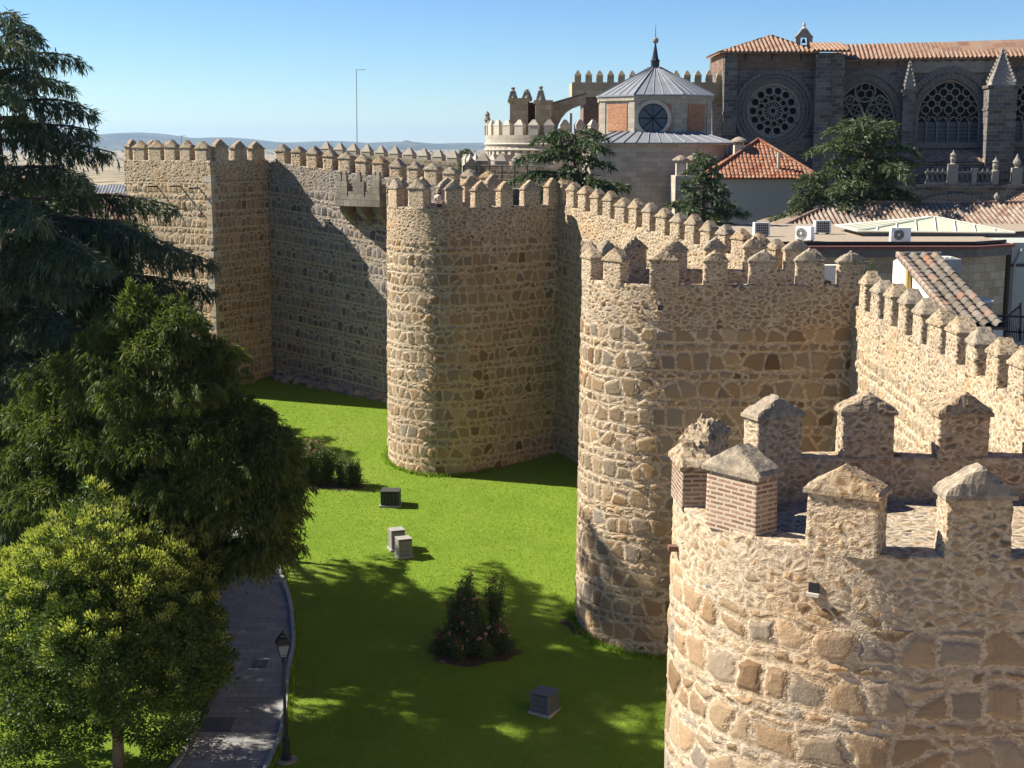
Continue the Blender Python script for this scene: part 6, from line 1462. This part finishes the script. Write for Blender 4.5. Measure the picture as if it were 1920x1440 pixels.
M['box_grey'] = plain('grey painted wood', (.30, .29, .26), var=.15); M['box_dark'] = plain('dark green grey metal', (.055, .06, .055), rough=.5, var=.15, bump=0); M['box_blue'] = plain('blue grey metal', (.12, .13, .15), rough=.6, var=.12)
louvre_box(733, 946, 1.0, .85, .80, -.03, 'dark flat topped equipment box on the sunlit lawn, farthest of the four boxes', M['box_dark'], slats=5)
louvre_box(744, 1028, .70, .62, .98, .35, 'rear box of the touching pair of grey louvred boxes', M['box_grey'])
louvre_box(757, 1042, .70, .62, .90, .35, 'front box of the touching pair of grey louvred boxes', M['box_grey'])
louvre_box(1021, 1333, .80, .80, .80, -.55, 'blue grey lattice equipment box in the shade, nearest the bottom edge', M['box_blue'], slats=9)
for px, py, w_, d_, lab in ((487, 1246, .62, .62, 'small square drain cover in the path near the lantern post'), (408, 1360, 1.15, .95, 'large dark rectangular drain cover in the path near the hedge')):
    g = onground(px, py); b = MB(); b.prism([(g.x + a * w_ / 2, g.y + c * d_ / 2, gz(g.y + c * d_ / 2) + .034) for a, c in ((-1, -1), (1, -1), (1, 1), (-1, 1))], (0, 0, .008)); o = b.build('drain_cover', M['cover']) if 'cover' in M else b.build('drain_cover', M['lead']); tag(o, lab, 'drain cover')
    k = MB(); y0_, y1_ = g.y - d_ / 2, g.y + d_ / 2
    for a0, a1, c0, c1 in ((-w_ / 2 - .04, w_ / 2 + .04, y0_ - .04, y0_ - .002), (-w_ / 2 - .04, w_ / 2 + .04, y1_ + .002, y1_ + .04)): k.prism([(g.x + a0, c0, gz(c0) + .033), (g.x + a1, c0, gz(c0) + .033), (g.x + a1, c1, gz(c1) + .033), (g.x + a0, c1, gz(c1) + .033)], (0, 0, .006))
    k.build('rim', M['iron'], o)
# earth patch at the foot of the middle tower and a few loose stones
b = MB(); n = 36; c = onground(1090, 1178); V = [(c.x + .6, c.y + .2, gz(c.y) + .03)]
for k in range(n): a = 2 * math.pi * k / n; q = 1 + .15 * math.sin(3 * a) + .1 * math.sin(5 * a + 1); y = c.y + .2 + math.sin(a) * 1.0 * q; V.append((c.x + .6 + math.cos(a) * 1.4 * q, y, gz(y) + .012))
b.add(V, [(0, 1 + k, 1 + (k + 1) % n) for k in range(n)]); tag(b.build('bare_earth', M['soil'], None, True), kind='structure')
# ---- person on the central tower roof
def grass():
    r = np.random.default_rng(51); n = 230000; x = r.uniform(-16, 15, n); y = 42 + 56 * r.random(n) ** 1.15; px = np.interp(y, [p[1] for p in PRd], [p[0] for p in PRd]) + .25
    ok = (x > px) & (np.hypot(x - 6.63, y - 58.5) > 3.7) & (np.hypot(x + 3.85, y - 80.4) > 3.5); x, y = x[ok], y[ok]; n = len(x)
    B = np.stack([x, y, np.interp(y, GY, GZ) - .01], 1); A = np.stack([r.normal(0, .5, n), r.normal(0, .5, n), np.ones(n)], 1)
    Lg = r.uniform(.04, .09, n); E = []                        # longer grass and weeds along the wall feet
    for k in range(5200):
        a = r.random()
        if a < .3: th = r.uniform(1.5, 5.2); q = (6.63 + math.cos(th) * (3.78 + abs(r.normal(0, .16))), 58.5 + math.sin(th) * (3.78 + abs(r.normal(0, .16))))
        elif a < .55: th = r.uniform(2.2, 5.6); q = (-3.85 + math.cos(th) * (3.58 + abs(r.normal(0, .16))), 80.4 + math.sin(th) * (3.58 + abs(r.normal(0, .16))))
        elif a < .7: f = r.random(); o_ = .15 + abs(r.normal(0, .16)); q = (-17.1 - 2.9 * f + .865 * o_, 97 - 5 * f - .5 * o_)
        elif a < .85: f = r.random(); o_ = .12 + abs(r.normal(0, .16)); q = (8.0 + 5.5 * f, 54.7 - o_)
        else: i = int(r.integers(8, len(PRd) - 40)); q = (PRd[i][0] + .2 + abs(r.normal(0, .08)), PRd[i][1] + r.normal(0, .2))
        E.append((q[0], q[1], gz(q[1])))
    E = np.array(E); B = np.concatenate([B, E]); A = np.concatenate([A, np.stack([r.normal(0, .4, len(E)), r.normal(0, .4, len(E)), np.ones(len(E))], 1)]); Lg = np.concatenate([Lg, r.uniform(.10, .30, len(E))])
    o = leaf_mesh('grass', B, A, Lg, np.concatenate([r.uniform(.02, .045, n), r.uniform(.04, .08, len(E))]), LF['grass']); tag(o, kind='stuff')
LF['grass'] = leafmat('grass blades', [(.2, (.14, .23, .022)), (.5, (.19, .30, .030)), (.8, (.26, .36, .05))], .35, .6)
grass()
def person():
    g = at(823, 372, 80.6); z = 16.48 - .85; t = empty('person', (g.x, g.y, z), 'person with long dark hair in a pale top, seen through a merlon gap', 'person')
    J = {'pel': (0, 0, .95), 'wst': (0, 0, 1.08), 'chs': (0, 0, 1.30), 'nck': (0, 0, 1.47), 'hd0': (0, -.015, 1.55), 'hd': (0, -.02, 1.63), 'hd2': (0, 0, 1.70)}
    for s, n in ((-1, 'l'), (1, 'r')): J.update({n + 'sh': (s * .17, 0, 1.40), n + 'el': (s * .25, -.06, 1.15), n + 'wr': (s * .16, -.26, 1.06), n + 'pm': (s * .12, -.33, 1.07), n + 'hp': (s * .09, 0, .90), n + 'kn': (s * .10, -.02, .50), n + 'an': (s * .10, .01, .09), n + 'ft': (s * .11, -.16, .04)})
    E_ = [('pel', 'wst'), ('wst', 'chs'), ('chs', 'nck'), ('nck', 'hd0'), ('hd0', 'hd'), ('hd', 'hd2')]
    Rd = {'pel': .145, 'wst': .125, 'chs': .145, 'nck': .052, 'hd0': .075, 'hd': .088, 'hd2': .07}
    for s, n in ((-1, 'l'), (1, 'r')):
        E_ += [('chs', n + 'sh'), (n + 'sh', n + 'el'), (n + 'el', n + 'wr'), (n + 'wr', n + 'pm'), ('pel', n + 'hp'), (n + 'hp', n + 'kn'), (n + 'kn', n + 'an'), (n + 'an', n + 'ft')]
        Rd.update({n + 'sh': .065, n + 'el': .043, n + 'wr': .028, n + 'pm': .032, n + 'hp': .085, n + 'kn': .058, n + 'an': .04, n + 'ft': .038})
        for k, (dx, L) in enumerate(((-.03, .070), (-.010, .085), (.010, .080), (.028, .062))):
            b0 = J[n + 'pm']; J[f'{n}f{k}a'] = (b0[0] + dx, b0[1] - .035 - L * .4, b0[2] + .005); J[f'{n}f{k}b'] = (b0[0] + dx * 1.1, b0[1] - .035 - L * .85, b0[2] - .02); E_ += [(n + 'pm', f'{n}f{k}a'), (f'{n}f{k}a', f'{n}f{k}b')]; Rd[f'{n}f{k}a'] = .010; Rd[f'{n}f{k}b'] = .008
        b0 = J[n + 'pm']; J[n + 'th'] = (b0[0] - s * .05, b0[1] - .02, b0[2] - .005); J[n + 'th2'] = (b0[0] - s * .06, b0[1] - .055, b0[2] - .01); E_ += [(n + 'pm', n + 'th'), (n + 'th', n + 'th2')]; Rd[n + 'th'] = .011; Rd[n + 'th2'] = .009
    ks = list(J); me = bpy.data.meshes.new('body'); me.from_pydata([J[k] for k in ks], [(ks.index(a), ks.index(b)) for a, b in E_], []); o = bpy.data.objects.new('body', me); COL.objects.link(o); o.parent = t
    m = o.modifiers.new('skin', 'SKIN'); me.skin_vertices or None
    if not me.skin_vertices: bpy.context.view_layer.objects.active = o
    sv = me.skin_vertices[0].data
    for i, k in enumerate(ks): sv[i].radius = (Rd[k], Rd[k] * (.72 if k in ('pel', 'wst', 'chs') else 1)); sv[i].use_root = k == 'pel'
    o.modifiers.new('sub', 'SUBSURF').levels = 1; o.modifiers['sub'].render_levels = 2
    t2 = NT('skin and jeans', .6); me.materials.append(t2.mat); tc = t2.node('ShaderNodeTexCoord'); zz = t2.sep(tc.outputs['Object'])[2]; t2.col(t2.mix(t2.m('GREATER_THAN', zz, 1.0), (.03, .035, .06), (.48, .29, .20)))
    b = MB(); wz = Vector((g.x, g.y, z))
    b.lathe(wz, [(.16, .93), (.165, 1.0), (.155, 1.12), (.175, 1.28), (.185, 1.38), (.14, 1.45), (.065, 1.49)], 16)
    for s in (-1, 1): b.tube([wz + Vector((s * .15, 0, 1.41)), wz + Vector((s * .25, -.06, 1.15)), wz + Vector((s * .18, -.22, 1.07))], .082, 8, .05)
    b.build('pale_top', plain('pale cotton', (.62, .50, .42), var=.06, bump=0), t, True)
    b = MB(); b.lathe(wz + Vector((0, .035, 0)), [(.10, 1.32), (.125, 1.45), (.115, 1.58), (.112, 1.68), (.08, 1.75), (.02, 1.775)], 14); b.build('hair', plain('dark hair', (.02, .013, .01), rough=.5, var=.3), t, True)
    b = MB(); f = wz + Vector((0, -.098, 1.62))
    for s in (-1, 1): b.lathe(f + Vector((s * .032, .004, .01)), [(.004, -.006), (.010, 0), (.004, .006)], 8)
    b.tube([f + Vector((0, .0, .015)), f + Vector((0, -.022, -.02)), f + Vector((0, .0, -.026))], .009, 6); b.tube([f + Vector((-.02, .01, -.05)), f + Vector((.02, .01, -.05))], .005, 5)
    b.build('face', plain('face features', (.16, .07, .05), bump=0), t, True)
person()
# ================================================================== FAR TREES, TOWN AND AIR
def far_woods():
    r = np.random.default_rng(77); P, A, L = [], [], []
    def wood(px0, px1, Y0, Y1, n, h):
        for k in range(n):
            Y = Y0 + (Y1 - Y0) * r.random(); px = px0 + (px1 - px0) * r.random(); zg = np.interp(Y, [130, 180, 300, 600, 1400, 5000, 12000, 26000], [4.6, 2, -10, -24, -30, -32, -30, -26]); x = (px - 960) / FPX * Y; hh = h * r.uniform(.5, 1.2)
            for q in range(14): P.append((x + r.normal(0, hh * .35), Y + r.normal(0, hh * .3), zg + hh * r.random() * .8)); A.append(r.normal(size=3) + np.array([0, 0, .4])); L.append(hh * r.uniform(.3, .6))
    wood(300, 1000, 2200, 5200, 420, 9); wood(540, 720, 3000, 4600, 160, 10); wood(200, 900, 5500, 10500, 330, 14); wood(840, 910, 1800, 2600, 50, 9); wood(150, 640, 500, 1500, 120, 7)
    o = leaf_mesh('far_woods', np.array(P), np.array(A), np.array(L), np.array(L) * .7, LF['hedge']); tag(o, kind='stuff')
far_woods()
p = at(874, 296, 150); r = np.random.default_rng(5); t = empty('poplar_tree', (p.x, 150, 2.), 'dark rounded tree beyond the wall between the two distant curtain walls', 'tree'); trunk_mesh('trunk', [(p.x, 150, 0), (p.x, 150, p.z)], .25, .08, M['bark'], t)
q, d_ = clump_leaves((p.x, 150, p.z - .6), (1.0, 1.0, 1.5), 2600, r, .7); leaf_mesh('crown', q, d_ + r.normal(0, .4, q.shape), .22, .10, LF['cedar'], t)
r = np.random.default_rng(9)
for k in range(16):
    Y = r.uniform(1900, 3600); px = r.uniform(845, 905) if k < 10 else r.uniform(420, 800); x = (px - 960) / FPX * Y; b = MB(); w_ = r.uniform(10, 20); zg = float(np.interp(Y, [1400, 5000], [-30, -32])); b.box((x, Y, zg), w_, 9, 6); o = b.build('far_building', M['plaster_white'])
    tag(o, 'tiny white building far off on the dry plain', 'building', 'white buildings on the plain'); b = MB(); b.prism([(x - w_ * .55, Y - 5.5, zg + 6.01), (x - w_ * .55, Y + 5.5, zg + 6.01), (x - w_ * .55, Y, zg + 9)], (w_ * 1.1, 0, 0)); b.build('roof', M['tile_cath'], o)
def haze():
    b = MB(); b.prism([(-40000, -60, -45), (40000, -60, -45), (40000, 27000, -45), (-40000, 27000, -45)], (0, 0, 345))
    m = bpy.data.materials.new('thin blue air'); m.use_nodes = True; nt = m.node_tree; nt.nodes.remove(nt.nodes['Principled BSDF']); v = nt.nodes.new('ShaderNodeVolumePrincipled'); v.inputs['Color'].default_value = (.46, .70, 1.0, 1); v.inputs['Density'].default_value = 3.6e-5; v.inputs['Anisotropy'].default_value = 0.2
    nt.links.new(v.outputs[0], nt.nodes['Material Output'].inputs['Volume']); o = b.build('haze', m); tag(o, kind='stuff')
haze()
